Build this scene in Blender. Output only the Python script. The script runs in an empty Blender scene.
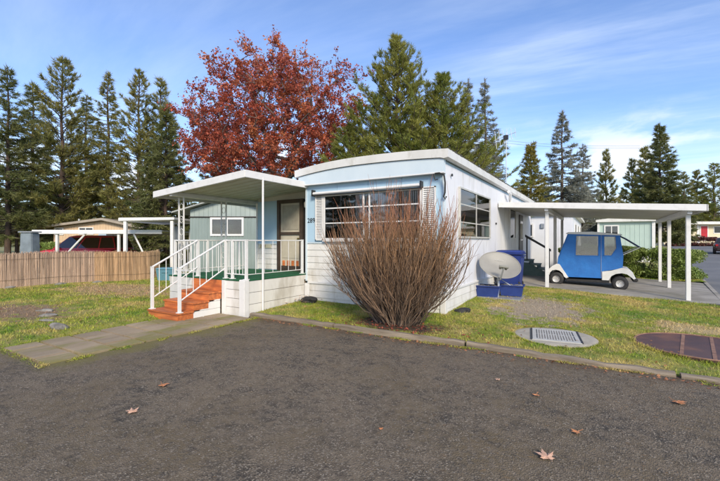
import bpy, bmesh, math, random
import numpy as np
from mathutils import Vector, Matrix
rad = math.radians
S = bpy.context.scene
col = S.collection
# ------------------------------------------------------------------ camera
YAW = rad(31.4)
CAM = (2.75, -7.92, 1.5)
cd = bpy.data.cameras.new('camera'); cam = bpy.data.objects.new('camera', cd); col.objects.link(cam)
cam.location = CAM; cam.rotation_euler = (rad(90), 0, YAW)
cd.sensor_width = 36; cd.lens = 19.5; cd.clip_end = 3000
S.camera = cam
# ------------------------------------------------------------------ world: sky with thin cirrus and low cumulus
SUN = Vector((0.60, -0.62, 0.50)).normalized()
W = bpy.data.worlds.new('World'); S.world = W; W.use_nodes = True
nt = W.node_tree; N = nt.nodes; Lk = nt.links.new
for n in list(N): N.remove(n)
out = N.new('ShaderNodeOutputWorld'); bg = N.new('ShaderNodeBackground'); bg.inputs['Strength'].default_value = 0.125
sky = N.new('ShaderNodeTexSky'); sky.sky_type = 'NISHITA'; sky.sun_disc = False
sky.sun_elevation = math.asin(SUN.z); sky.sun_rotation = math.atan2(SUN.x, SUN.y)
sky.air_density = 1.15; sky.dust_density = 0.15; sky.ozone_density = 3.5; sky.altitude = 600
tc = N.new('ShaderNodeTexCoord'); sp = N.new('ShaderNodeSeparateXYZ'); Lk(tc.outputs['Generated'], sp.inputs[0])
def wm(op, a, b=None, clamp=False):
    m = N.new('ShaderNodeMath'); m.operation = op; m.use_clamp = clamp
    if op == 'MULTIPLY_ADD': m.inputs[2].default_value = .25
    for i, v in enumerate((a, b)):
        if v is None: continue
        if isinstance(v, (int, float)): m.inputs[i].default_value = v
        else: Lk(v, m.inputs[i])
    return m.outputs[0]
zz = wm('MAXIMUM', sp.outputs[2], 0.0)
dz = wm('ADD', zz, 0.12)
cmb = N.new('ShaderNodeCombineXYZ'); Lk(wm('DIVIDE', sp.outputs[0], dz), cmb.inputs[0]); Lk(wm('DIVIDE', sp.outputs[1], dz), cmb.inputs[1])
def wnoise(vec, scale, rot, stretch, lo, hi, detail=6, rough=.55, loc=(0, 0, 0)):
    mp = N.new('ShaderNodeMapping'); mp.inputs['Rotation'].default_value = (0, 0, rad(rot)); mp.inputs['Scale'].default_value = stretch
    mp.inputs['Location'].default_value = loc
    Lk(vec, mp.inputs[0])
    t = N.new('ShaderNodeTexNoise'); t.inputs['Scale'].default_value = scale; t.inputs['Detail'].default_value = detail
    t.inputs['Roughness'].default_value = rough; t.inputs['Distortion'].default_value = .35
    Lk(mp.outputs[0], t.inputs['Vector'])
    r = N.new('ShaderNodeMapRange'); r.interpolation_type = 'SMOOTHSTEP'
    r.inputs['From Min'].default_value = lo; r.inputs['From Max'].default_value = hi
    Lk(t.outputs[0], r.inputs['Value']); return r.outputs[0]
cir = wnoise(cmb.outputs[0], .42, 32, (.5, 1.7, 1), .37, .70, 8, .62, (3.1, 1.4, 0))
cir2 = wnoise(cmb.outputs[0], .16, 10, (.8, 1.1, 1), .40, .66, 3, .5, (0.4, 2.2, 0))
cir = wm('MULTIPLY', cir, wm('MULTIPLY_ADD', cir2, .75))
cum = wnoise(tc.outputs['Generated'], 5.2, 0, (1, 1, 2.3), .49, .62, 7, .55, (.6, .2, .1))
cm = N.new('ShaderNodeMapRange'); cm.interpolation_type = 'SMOOTHSTEP'; Lk(sp.outputs[2], cm.inputs['Value'])
cm.inputs['From Min'].default_value = .30; cm.inputs['From Max'].default_value = .17
cum = wm('MULTIPLY', cum, cm.outputs[0])
hs = N.new('ShaderNodeHueSaturation'); hs.inputs['Saturation'].default_value = 1.0; tn_ = N.new('ShaderNodeMixRGB'); tn_.blend_type = 'MULTIPLY'; tn_.inputs[0].default_value = 1; tn_.inputs[2].default_value = (.84, .86, 1, 1); Lk(sky.outputs[0], tn_.inputs[1]); Lk(tn_.outputs[0], hs.inputs['Color'])
mx = N.new('ShaderNodeMixRGB'); Lk(wm('MULTIPLY', cir, 1.0), mx.inputs[0]); Lk(hs.outputs[0], mx.inputs[1]); mx.inputs[2].default_value = (5.2, 5.7, 6.3, 1)
mx2 = N.new('ShaderNodeMixRGB'); Lk(wm('MULTIPLY', cum, .75), mx2.inputs[0]); Lk(mx.outputs[0], mx2.inputs[1]); mx2.inputs[2].default_value = (5.2, 5.35, 5.55, 1)
Lk(mx2.outputs[0], bg.inputs['Color']); Lk(bg.outputs[0], out.inputs[0])
# ------------------------------------------------------------------ sun, exposure
sl = bpy.data.lights.new('sun', 'SUN'); sl.energy = 2.4; sl.angle = rad(16); sl.color = (1, .88, .70)
so = bpy.data.objects.new('sun', sl); col.objects.link(so); so.rotation_euler = SUN.to_track_quat('Z', 'Y').to_euler(); so.location = (0, 0, 30)
S.render.engine = 'CYCLES'
S.view_settings.view_transform = 'Standard'; S.view_settings.look = 'None'; S.view_settings.gamma = 1
S.view_settings.exposure = 0.9
S.render.resolution_x = 1024; S.render.resolution_y = 684
# ------------------------------------------------------------------ helpers
RV = Vector((math.cos(YAW), math.sin(YAW), 0)); FV = Vector((-math.sin(YAW), math.cos(YAW), 0))
def CF(px, t, z=0.0):
    """ground point seen at picture column px of the 720 px photograph at depth t"""
    p = Vector(CAM) + FV * t + RV * ((px - 360) / 390 * t); p.z = z; return p
def ss(a, b, x):
    k = min(1, max(0, (x - a) / (b - a))); return k * k * (3 - 2 * k)
ORG = {}
class MB:
    def __init__(s): s.v = []; s.f = []
    def add(s, vs, fs):
        o = len(s.v); s.v += [tuple(p) for p in vs]; s.f += [tuple(i + o for i in f) for f in fs]; return s
    def box(s, x0, x1, y0, y1, z0, z1):
        return s.add([(x0,y0,z0),(x1,y0,z0),(x1,y1,z0),(x0,y1,z0),(x0,y0,z1),(x1,y0,z1),(x1,y1,z1),(x0,y1,z1)],
                     [(0,3,2,1),(4,5,6,7),(0,1,5,4),(1,2,6,5),(2,3,7,6),(3,0,4,7)])
    def cyl(s, p0, p1, r0, r1=None, n=8, caps=True):
        return s.tube([p0, p1], [r0, r0 if r1 is None else r1], n, caps)
    def tube(s, pts, rs, n=8, caps=True):
        pts = [Vector(p) for p in pts]
        if isinstance(rs, (int, float)): rs = [rs] * len(pts)
        vs = []; m = len(pts)
        for i, p in enumerate(pts):
            d = (pts[min(i+1, m-1)] - pts[max(i-1, 0)]).normalized()
            a = Vector((0, 0, 1)) if abs(d.z) < .9 else Vector((1, 0, 0))
            x = d.cross(a).normalized(); y = d.cross(x)
            for k in range(n):
                t = 2*math.pi*k/n; vs.append(p + (x*math.cos(t) + y*math.sin(t)) * rs[i])
        fs = [(i*n+k, i*n+(k+1) % n, (i+1)*n+(k+1) % n, (i+1)*n+k) for i in range(m-1) for k in range(n)]
        if caps: fs += [tuple(range(n))[::-1], tuple(range((m-1)*n, m*n))]
        return s.add(vs, fs)
    def prism(s, poly, axis, a, b):
        """poly of 2-D points, extruded along axis 'x','y','z' from a to b"""
        n = len(poly)
        def P(p, c): return {'x': (c, p[0], p[1]), 'y': (p[0], c, p[1]), 'z': (p[0], p[1], c)}[axis]
        vs = [P(p, a) for p in poly] + [P(p, b) for p in poly]
        return s.add(vs, [tuple(range(n))[::-1], tuple(range(n, 2*n))] + [(i, (i+1) % n, n+(i+1) % n, n+i) for i in range(n)])
    def lathe(s, prof, c, n=20, axis='z'):
        vs = []
        for r, h in prof:
            for k in range(n):
                t = 2*math.pi*k/n; x, y = r*math.cos(t), r*math.sin(t)
                vs.append({'z': (c[0]+x, c[1]+y, c[2]+h), 'y': (c[0]+x, c[1]+h, c[2]+y), 'x': (c[0]+h, c[1]+x, c[2]+y)}[axis])
        m = len(prof)
        return s.add(vs, [(i*n+k, i*n+(k+1) % n, (i+1)*n+(k+1) % n, (i+1)*n+k) for i in range(m-1) for k in range(n)])
    def mesh(s, name, mat, smooth=False, bevel=0, off=(0, 0, 0)):
        me = bpy.data.meshes.new(name)
        me.from_pydata([(p[0]-off[0], p[1]-off[1], p[2]-off[2]) for p in s.v], [], s.f)
        bm = bmesh.new(); bm.from_mesh(me)
        bmesh.ops.recalc_face_normals(bm, faces=bm.faces)
        if bevel: bmesh.ops.bevel(bm, geom=bm.edges[:], offset=bevel, segments=2, affect='EDGES', clamp_overlap=True)
        bm.to_mesh(me); bm.free()
        if smooth:
            me.polygons.foreach_set('use_smooth', [True]*len(me.polygons))
            me.set_sharp_from_angle(angle=rad(42))
        if mat: me.materials.append(mat)
        return me
    def build(s, name, mat, parent=None, smooth=False, bevel=0, label=None):
        off = ORG.get(parent.name, (0, 0, 0)) if parent else (0, 0, 0)
        return link(name, s.mesh(name, mat, smooth, bevel, off), parent, label=label)
def link(name, me, parent=None, loc=None, rot=None, scale=None, label=None):
    o = bpy.data.objects.new(name, me); col.objects.link(o)
    if parent: o.parent = parent; ORG[o.name] = ORG.get(parent.name, (0, 0, 0))
    if loc is not None:
        if parent:
            q = ORG.get(parent.name, (0, 0, 0)); loc = (loc[0]-q[0], loc[1]-q[1], loc[2]-q[2])
        o.location = loc
    if rot: o.rotation_euler = rot
    if scale: o.scale = scale
    if label: o['label'] = label
    return o
def tag(o, label, cat, group=None):
    o['label'] = label; o['category'] = cat
    if group: o['group'] = group
    return o
def thing(name, label, cat, loc=(0, 0, 0), group=None):
    o = bpy.data.objects.new(name, None); col.objects.link(o); o.location = loc; o.empty_display_size = .2
    ORG[o.name] = tuple(loc); return tag(o, label, cat, group)
def struct(o): o['kind'] = 'structure'; return o
def stuff(o): o['kind'] = 'stuff'; return o
def npmesh(name, V, F, mat, smooth=False):
    """V (n,3), F (m,k) numpy"""
    me = bpy.data.meshes.new(name); n, k = F.shape
    me.vertices.add(len(V)); me.vertices.foreach_set('co', np.ascontiguousarray(V, dtype=np.float32).ravel())
    me.loops.add(n*k); me.loops.foreach_set('vertex_index', np.ascontiguousarray(F, dtype=np.int32).ravel())
    me.polygons.add(n); me.polygons.foreach_set('loop_start', np.arange(0, n*k, k, dtype=np.int32))
    me.update(calc_edges=True)
    if smooth: me.polygons.foreach_set('use_smooth', [True]*n)
    if mat: me.materials.append(mat)
    return me
def copy_tree(root, loc, rz=None, scale=None, label=None, group=None):
    def cp(o, par):
        c = o.copy(); col.objects.link(c); c.parent = par
        for ch in KIDS.get(o.name, []): cp(ch, c)
        return c
    KIDS = {}
    for o in col.objects:
        if o.parent: KIDS.setdefault(o.parent.name, []).append(o)
    r = cp(root, None); r.location = loc
    if rz is not None: r.rotation_euler = (0, 0, rz)
    if scale: r.scale = scale
    if label: r['label'] = label
    if group: r['group'] = group
    return r
# ------------------------------------------------------------------ materials
def mat(name, c1, c2=None, scale=3.0, rough=.6, bump=0, bscale=None, stretch=(1, 1, 1), metal=0, spec=.5, lo=.35, hi=.65,
        detail=5, island=0, objrand=0, coords='pos', c3=None, c3scale=.5, c3lo=.5, c3hi=.65, transl=0, coat=0):
    m = bpy.data.materials.new(name); m.use_nodes = True; t = m.node_tree; nd = t.nodes; L = t.links.new
    b = nd['Principled BSDF']; b.inputs['Roughness'].default_value = rough; b.inputs['Metallic'].default_value = metal
    b.inputs['Specular IOR Level'].default_value = spec
    if coat: b.inputs['Coat Weight'].default_value = coat; b.inputs['Coat Roughness'].default_value = .08
    geo = nd.new('ShaderNodeNewGeometry')
    src = geo.outputs['Position']
    if coords == 'obj':
        q = nd.new('ShaderNodeTexCoord'); src = q.outputs['Object']
    mp = nd.new('ShaderNodeMapping'); mp.inputs['Scale'].default_value = stretch; L(src, mp.inputs[0])
    def noise(sc, det=detail, rg=.6):
        n = nd.new('ShaderNodeTexNoise'); n.inputs['Scale'].default_value = sc; n.inputs['Detail'].default_value = det; n.inputs['Roughness'].default_value = rg
        L(mp.outputs[0], n.inputs['Vector']); return n.outputs[0]
    def rng(v, a, z):
        r = nd.new('ShaderNodeMapRange'); r.inputs['From Min'].default_value = a; r.inputs['From Max'].default_value = z; L(v, r.inputs['Value']); return r.outputs[0]
    c = None
    if c2:
        x = nd.new('ShaderNodeMixRGB'); L(rng(noise(scale), lo, hi), x.inputs[0]); x.inputs[1].default_value = (*c1, 1); x.inputs[2].default_value = (*c2, 1); c = x.outputs[0]
    if c3:
        x = nd.new('ShaderNodeMixRGB'); L(rng(noise(c3scale, 4), c3lo, c3hi), x.inputs[0])
        if c: L(c, x.inputs[1])
        else: x.inputs[1].default_value = (*c1, 1)
        x.inputs[2].default_value = (*c3, 1); c = x.outputs[0]
    for amt, outp in ((island, geo.outputs['Random Per Island']), (objrand, None)):
        if not amt: continue
        if outp is None: outp = nd.new('ShaderNodeObjectInfo').outputs['Random']
        h = nd.new('ShaderNodeHueSaturation'); r = nd.new('ShaderNodeMapRange'); L(outp, r.inputs['Value'])
        r.inputs['To Min'].default_value = 1-amt; r.inputs['To Max'].default_value = 1+amt; L(r.outputs[0], h.inputs['Value'])
        if c: L(c, h.inputs['Color'])
        else: h.inputs['Color'].default_value = (*c1, 1)
        c = h.outputs[0]
    if c: L(c, b.inputs['Base Color'])
    else: b.inputs['Base Color'].default_value = (*c1, 1)
    if bump:
        bp = nd.new('ShaderNodeBump'); bp.inputs['Strength'].default_value = bump; bp.inputs['Distance'].default_value = .02
        L(noise(bscale or scale*6, 6, .7), bp.inputs['Height']); L(bp.outputs[0], b.inputs['Normal'])
    if transl:
        tr = nd.new('ShaderNodeBsdfTranslucent'); mxs = nd.new('ShaderNodeMixShader'); mxs.inputs[0].default_value = transl
        if c: L(c, tr.inputs[0])
        else: tr.inputs[0].default_value = (*c1, 1)
        L(b.outputs[0], mxs.inputs[1]); L(tr.outputs[0], mxs.inputs[2]); L(mxs.outputs[0], nd['Material Output'].inputs[0])
    return m
def glassmat(name, tint=(.02, .025, .03), transp=.8, rough=.03, ior=2.0):
    """fresnel mix of a mirror reflection over tinted see-through glass"""
    m = bpy.data.materials.new(name); m.use_nodes = True; t = m.node_tree; nd = t.nodes; L = t.links.new
    b = nd['Principled BSDF']; b.inputs['Base Color'].default_value = (*tint, 1); b.inputs['Roughness'].default_value = .4; b.inputs['Specular IOR Level'].default_value = .0
    tr = nd.new('ShaderNodeBsdfTransparent'); x = nd.new('ShaderNodeMixShader'); x.inputs[0].default_value = transp
    L(b.outputs[0], x.inputs[1]); L(tr.outputs[0], x.inputs[2])
    gl = nd.new('ShaderNodeBsdfGlossy'); gl.inputs['Roughness'].default_value = rough; fr_ = nd.new('ShaderNodeFresnel'); fr_.inputs['IOR'].default_value = ior
    y = nd.new('ShaderNodeMixShader'); L(fr_.outputs[0], y.inputs[0]); L(x.outputs[0], y.inputs[1]); L(gl.outputs[0], y.inputs[2]); L(y.outputs[0], nd['Material Output'].inputs[0]); return m
M = {}
M['white'] = mat('white_paint', (.71, .695, .655), (.60, .58, .535), 2.2, .45, .08, 30, (1, 1, .35), lo=.45, hi=.8, objrand=.03, c3=(.40, .36, .29), c3scale=2.6, c3lo=.51, c3hi=.78)
M['roofwhite'] = mat('roof_metal', (.66, .65, .61), (.52, .50, .45), 1.2, .4, .05, 8, (1, 1, .5), lo=.45, hi=.8, c3=(.38, .35, .28), c3scale=3, c3lo=.58, c3hi=.85)
M['paleblue'] = mat('pale_blue_paint', (.58, .66, .70), (.51, .60, .65), 1.5, .45, .06, 20, (1, 1, .4), lo=.4, hi=.75)
M['blue'] = mat('blue_paint', (.40, .56, .68), (.33, .49, .61), 1.3, .5, .08, 20, (1, 1, .3), lo=.4, hi=.75)
M['sidewall'] = mat('side_wall_paint', (.72, .72, .74), (.66, .66, .68), 1.2, .42, .25, 5, (1, 1, .25), c3=(.46, .45, .42), c3scale=3.5, c3lo=.52, c3hi=.80, lo=.4, hi=.75, objrand=.012)
M['trim'] = mat('trim_paint', (.70, .69, .665), (.56, .55, .52), 5, .4, .04, 30, lo=.5, hi=.85)
M['soffit'] = mat('soffit_metal', (.62, .60, .53), (.52, .50, .43), 2, .5)
M['carpet'] = mat('green_carpet', (.010, .135, .048), (.007, .09, .03), 30, .95, .6, 300)
M['stepwood'] = mat('orange_stain_wood', (.66, .20, .052), (.36, .095, .03), 3, .5, .3, 40, (.6, 5, 5), objrand=.12)
M['brown'] = mat('brown_frame', (.07, .045, .03), (.045, .03, .02), 8, .5)
M['tandoor'] = mat('tan_door', (.52, .47, .37), (.45, .40, .31), 4, .5)
M['glass'] = glassmat('window_glass', transp=.93, ior=1.8)
M['vinyl'] = glassmat('clear_vinyl', (.60, .58, .52), .66, .12, 1.7)
M['dark'] = mat('dark_interior', (.03, .027, .024), (.05, .04, .035), 3, .8)
M['curtain'] = mat('curtain_cloth', (.82, .77, .69), (.60, .55, .48), 9, .9, stretch=(6, 6, .4))
M['alu'] = mat('aluminium_frame', (.62, .60, .55), (.5, .48, .42), 6, .4, metal=.3)
M['black'] = mat('black_rubber', (.012, .012, .013), (.03, .028, .026), 14, .7, .15, 50)
M['blackmetal'] = mat('black_metal', (.02, .02, .02), rough=.4)
M['gold'] = mat('brass_letters', (.16, .12, .03), rough=.45, metal=.4)
M['plaque'] = mat('cream_plaque', (.66, .60, .42), rough=.6)
M['asphalt'] = None
M['bark'] = mat('bark', (.09, .065, .05), (.045, .034, .028), 5, .95, .8, 18, (1, 1, .3))
M['pinebark'] = mat('pine_bark', (.10, .065, .048), (.05, .037, .03), 5, .95, .8, 18, (1, 1, .25))
M['concrete'] = mat('concrete', (.34, .315, .275), (.24, .22, .19), 1.3, .85, .35, 60, c3=(.15, .14, .10), c3scale=.7, c3lo=.5, c3hi=.72)
M['padconc'] = mat('pad_concrete', (.40, .36, .29), (.31, .28, .225), 5, .85, .4, 80)
M['steel'] = mat('galvanised_steel', (.46, .48, .5), (.36, .38, .4), 9, .42, metal=.6)
M['plate'] = mat('painted_plate', (.50, .49, .45), (.42, .41, .37), 8, .5, c3=(.36, .2, .11), c3scale=4, c3lo=.64, c3hi=.74)
M['rust'] = mat('rusty_sheet', (.10, .045, .034), (.065, .034, .03), 4, .6, .3, 40, c3=(.17, .075, .04), c3scale=2.2, c3lo=.5, c3hi=.75)
M['rustedge'] = mat('rusty_edge', (.30, .16, .10), (.16, .08, .05), 10, .7)
M['rock'] = mat('rock', (.27, .25, .22), (.13, .12, .10), 6, .9, .6, 30)
M['timber'] = mat('weathered_timber', (.30, .24, .17), (.16, .125, .085), 4, .9, .5, 40, (.4, 4, 4), objrand=.1)
M['reed'] = mat('bamboo_reed', (.60, .45, .33), (.45, .325, .235), 110, .8, 0, None, (1, 1, .05), lo=.3, hi=.7, island=.26)
M['reed2'] = mat('bamboo_reed_tan', (.62, .43, .25), (.45, .295, .17), 110, .8, 0, None, (1, 1, .05), lo=.3, hi=.7, island=.26)
# ------------------------------------------------------------------ ground materials
def asphalt_mat():
    m = bpy.data.materials.new('old_asphalt'); m.use_nodes = True; t = m.node_tree; nd = t.nodes; L = t.links.new
    b = nd['Principled BSDF']; b.inputs['Roughness'].default_value = .88; b.inputs['Specular IOR Level'].default_value = .3
    g = nd.new('ShaderNodeNewGeometry'); P = g.outputs['Position']
    def noise(sc, det=5, rg=.6):
        n = nd.new('ShaderNodeTexNoise'); n.inputs['Scale'].default_value = sc; n.inputs['Detail'].default_value = det; n.inputs['Roughness'].default_value = rg; L(P, n.inputs['Vector']); return n.outputs[0]
    def ramp(v, a, z, lo=0., hi=1.):
        r = nd.new('ShaderNodeMapRange'); r.inputs['From Min'].default_value = a; r.inputs['From Max'].default_value = z; r.inputs['To Min'].default_value = lo; r.inputs['To Max'].default_value = hi; L(v, r.inputs['Value']); return r.outputs[0]
    def mix(f, a, bb, mode='MIX'):
        x = nd.new('ShaderNodeMixRGB'); x.blend_type = mode
        for i, v in enumerate((f, a, bb)):
            if isinstance(v, tuple): x.inputs[i].default_value = (*v, 1)
            elif isinstance(v, float): x.inputs[i].default_value = v
            else: L(v, x.inputs[i])
        return x.outputs[0]
    def vor(sc, outp='Color'):
        v = nd.new('ShaderNodeTexVoronoi'); v.inputs['Scale'].default_value = sc; L(P, v.inputs['Vector']); return v
    # aggregate: stones of two sizes, every stone its own grey
    v1 = vor(85); v2 = vor(170)
    s1 = nd.new('ShaderNodeSeparateColor'); L(v1.outputs['Color'], s1.inputs[0])
    s2 = nd.new('ShaderNodeSeparateColor'); L(v2.outputs['Color'], s2.inputs[0])
    base = mix(ramp(noise(.8, 6, .65), .40, .60), (.050, .042, .033), (.120, .092, .062))
    base = mix(ramp(noise(3.2, 7, .7), .44, .62, 0, .75), base, (.19, .142, .088))
    st1 = mix(ramp(s1.outputs[0], .72, .98), base, (.34, .285, .215))
    st2 = mix(ramp(s2.outputs[1], .65, 1.0, 0, .7), st1, (.155, .128, .094))
    dk = mix(ramp(s2.outputs[0], .0, .35, .75, 0.), st2, (.026, .023, .020))
    dk = mix(ramp(noise(9, 7, .78), .44, .62, 0, .8), dk, (.195, .152, .104))
    dk = mix(ramp(noise(27, 4, .7), .56, .70, 0, .7), dk, (.030, .026, .022))
    # moss and brown organic dirt with a shape of their own
    mo = nd.new('ShaderNodeMath'); mo.operation = 'MULTIPLY'; L(ramp(noise(.55, 6, .65), .47, .62), mo.inputs[0]); L(ramp(noise(19, 4), .40, .6), mo.inputs[1])
    c = mix(mo.outputs[0], dk, (.145, .108, .062))
    sx = nd.new('ShaderNodeSeparateXYZ'); L(P, sx.inputs[0]); ed = nd.new('ShaderNodeMath'); ed.operation = 'ADD'; L(sx.outputs[1], ed.inputs[0]); L(ramp(noise(2.2, 6, .7), .3, .7, -.28, .28), ed.inputs[1])
    c = mix(ramp(ed.outputs[0], -2.26, -2.02, 0, .85), c, (.105, .072, .045))
    e2 = nd.new('ShaderNodeMath'); e2.operation = 'ADD'; L(sx.outputs[0], e2.inputs[0]); L(ramp(noise(1.6, 6, .7), .3, .7, -.35, .35), e2.inputs[1])
    e3 = nd.new('ShaderNodeMath'); e3.operation = 'MULTIPLY'; L(ramp(e2.outputs[0], -2.95, -3.3, 0, .8), e3.inputs[0]); L(ramp(sx.outputs[1], -5.9, -5.6), e3.inputs[1])
    c = mix(e3.outputs[0], c, (.17, .145, .045))
    L(c, b.inputs['Base Color'])
    bp = nd.new('ShaderNodeBump'); bp.inputs['Strength'].default_value = .75; bp.inputs['Distance'].default_value = .010
    ad = nd.new('ShaderNodeMath'); ad.operation = 'ADD'; L(v1.outputs['Distance'], ad.inputs[0]); L(noise(120, 3), ad.inputs[1])
    L(ad.outputs[0], bp.inputs['Height']); L(bp.outputs[0], b.inputs['Normal']); return m
M['asphalt'] = asphalt_mat()
def grass_cols(name, blade):
    """lawn colour by place: green turf, yellow-green moss, straw, bare grey-brown patch; shared by sheet and blades"""
    m = bpy.data.materials.new(name); m.use_nodes = True; t = m.node_tree; nd = t.nodes; L = t.links.new
    b = nd['Principled BSDF']; b.inputs['Roughness'].default_value = .8; b.inputs['Specular IOR Level'].default_value = .25
    g = nd.new('ShaderNodeNewGeometry'); P = g.outputs['Position']
    def noise(sc, det=5, rg=.6, off=0):
        mp = nd.new('ShaderNodeMapping'); mp.inputs['Location'].default_value = (off, off*.7, 0); mp.inputs['Scale'].default_value = (1, 1, 0); L(P, mp.inputs[0])
        n = nd.new('ShaderNodeTexNoise'); n.inputs['Scale'].default_value = sc; n.inputs['Detail'].default_value = det; n.inputs['Roughness'].default_value = rg; L(mp.outputs[0], n.inputs['Vector']); return n.outputs[0]
    def ramp(v, a, z, lo=0., hi=1.):
        r = nd.new('ShaderNodeMapRange'); r.inputs['From Min'].default_value = a; r.inputs['From Max'].default_value = z; r.inputs['To Min'].default_value = lo; r.inputs['To Max'].default_value = hi; L(v, r.inputs['Value']); return r.outputs[0]
    def mix(f, a, bb):
        x = nd.new('ShaderNodeMixRGB')
        for i, v in enumerate((f, a, bb)):
            if isinstance(v, tuple): x.inputs[i].default_value = (*v, 1)
            else: L(v, x.inputs[i])
        return x.outputs[0]
    c = mix(ramp(noise(1.6), .38, .62), (.14, .235, .024), (.31, .32, .042))
    c = mix(ramp(noise(.75, 5, .65, 4.0), .465, .63), c, (.50, .39, .13))
    c = mix(ramp(noise(5.5, 5, .7, 9.0), .52, .70, 0, .8), c, (.48, .34, .16))
    # worn gravelly patch between dish and drain cover, bare soil by the left path
    def spot(x, y, sx, sy, jit=.5):
        mp = nd.new('ShaderNodeMapping'); mp.vector_type = 'TEXTURE'; mp.inputs['Location'].default_value = (x, y, 0); mp.inputs['Scale'].default_value = (sx, sy, 1000); L(P, mp.inputs[0])
        ln = nd.new('ShaderNodeVectorMath'); ln.operation = 'LENGTH'; L(mp.outputs[0], ln.inputs[0])
        a = nd.new('ShaderNodeMath'); a.operation = 'ADD'; L(ln.outputs['Value'], a.inputs[0]); L(ramp(noise(3.2, 6, .7), .3, .7, -jit, jit), a.inputs[1])
        return ramp(a.outputs[0], 1.05, .7)
    c = mix(spot(4.3, 1.3, .9, .55, .8), c, (.52, .40, .20))  # bright yellow spot near the hatch: sunlit turf put into the lawn colour
    c = mix(spot(1.6, 1.7, .95, 1.5, .85), c, (.40, .325, .235))
    c = mix(spot(-10.5, -1.2, 2.4, 1.1, .9), c, (.42, .30, .16))
    c = mix(spot(-8.4, -4.4, 1.5, .7, .9), c, (.30, .20, .12))
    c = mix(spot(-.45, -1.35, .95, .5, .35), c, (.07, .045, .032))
    if blade:
        h = nd.new('ShaderNodeHueSaturation'); L(ramp(g.outputs['Random Per Island'], 0, 1, .5, 1.65), h.inputs['Value']); L(c, h.inputs['Color']); c = h.outputs[0]
        tr = nd.new('ShaderNodeBsdfTranslucent'); L(c, tr.inputs[0]); x = nd.new('ShaderNodeMixShader'); x.inputs[0].default_value = .25
        L(b.outputs[0], x.inputs[1]); L(tr.outputs[0], x.inputs[2]); L(x.outputs[0], nd['Material Output'].inputs[0])
    else:
        c = mix(ramp(noise(70, 3), .4, .65, 0, .55), c, (.10, .08, .045))
        bp = nd.new('ShaderNodeBump'); bp.inputs['Strength'].default_value = .7; bp.inputs['Distance'].default_value = .03; L(noise(60, 5, .7), bp.inputs['Height']); L(bp.outputs[0], b.inputs['Normal'])
    L(c, b.inputs['Base Color']); return m
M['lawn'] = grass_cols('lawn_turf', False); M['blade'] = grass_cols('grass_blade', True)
M['farturf'] = mat('far_turf', (.20, .19, .05), (.28, .23, .085), .5, .9, .3, 20, c3=(.10, .13, .03), c3scale=.15)
M['road'] = mat('street_asphalt', (.15, .15, .155), (.12, .12, .122), .8, .85, .3, 60, c3=(.18, .175, .17), c3scale=.25)
# ------------------------------------------------------------------ the ground
rs = np.random.RandomState(7); random.seed(7)
def gbase(u, v): return -.24 + .85 * ss(15, 75, v)
def sheet(name, us, vs, zf, m, keep=None):
    V = [(u, v, zf(u, v)) for v in vs for u in us]; n = len(us)
    F = [(j*n+i, j*n+i+1, (j+1)*n+i+1, (j+1)*n+i) for j in range(len(vs)-1) for i in range(n-1)
         if keep is None or keep((us[i]+us[i+1])/2, (vs[j]+vs[j+1])/2)]
    me = npmesh(name, np.array(V), np.array(F), m, True); return struct(link(name, me))
sheet('ground', [-1500, -300, -100, -60] + list(range(-50, 61, 5)) + [100, 300, 1500], [-1500, -300, -60, -30, -10, 0] + list(range(10, 120, 5)) + [160, 300, 600, 1500], gbase, M['farturf'])
def hn(u, v, s=1.0): return .5*(math.sin(u*1.9*s+1.3*v*s)+math.sin(v*2.7*s-u*.8*s+2))
def za(u, v): return -.14 + .006*hn(u, v, .7) - .01*max(0, u-2)*.6
def rngf(a, b, n): return [a+(b-a)*i/n for i in range(n+1)]
sheet('asphalt_drive', rngf(-24, -3.9, 20) + rngf(-3.45, 14, 60), rngf(-26, -6.1, 20) + rngf(-5.72, -1.86, 30), za, M['asphalt'],
      lambda u, v: v < -5.75 or u > -3.5)
def zl(u, v):
    a = ss(-1.9, 5.3, v)*.55 + .45*min(1, max(0, (v+1.9)/7.2))
    if v < -1.85: return -.19
    zk = -.085 - .02*max(0, u-1); zs = .115-.042*u
    return zk + (zs-zk)*a + .012*hn(u, v, 1.4)
sheet('lawn', rngf(-3.7, 5.32, 60), [-1.9, -1.86, -1.84] + rngf(-1.75, 5.28, 50), zl, M['lawn'])
def zll(u, v): return -.092 + .018*hn(u, v, .8) - .03*ss(-4, -5.7, v) - (.055*ss(-5.35, -4.98, u) if v < -1.9 else 0)
sheet('side_lawn', rngf(-22, -5.4, 50) + rngf(-5.3, -4.95, 6), rngf(-5.74, 9, 60), zll, M['lawn'])
def zslab(u, v): return .13 - .042*u
# carport slab (thick) and street
mb = MB(); pts = [(.02, 5.25), (5.435, 5.0), (6.195, 11.6), (.02, 11.6)]
mb.add([(x, y, zslab(x, y)) for x, y in pts] + [(x, y, -.3) for x, y in pts], [(0,1,2,3),(4,7,6,5),(0,4,5,1),(1,5,6,2),(2,6,7,3),(3,7,4,0)])
struct(mb.build('carport_slab', M['concrete']))
def KU(v): return 5.42 + .115*(v-5) if v < 22 else 7.375 + .10*(v-22)
vsr = rngf(-1.9, 72, 70)
V = []; 
for v in vsr:
    for k in range(9): V.append((KU(v)+.16+k*1.2, v, gbase(KU(v), v)+.09))
F = [(j*9+i, j*9+i+1, (j+1)*9+i+1, (j+1)*9+i) for j in range(70) for i in range(8)]
struct(link('street', npmesh('street', np.array(V), np.array(F), M['road'], True)))
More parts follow.
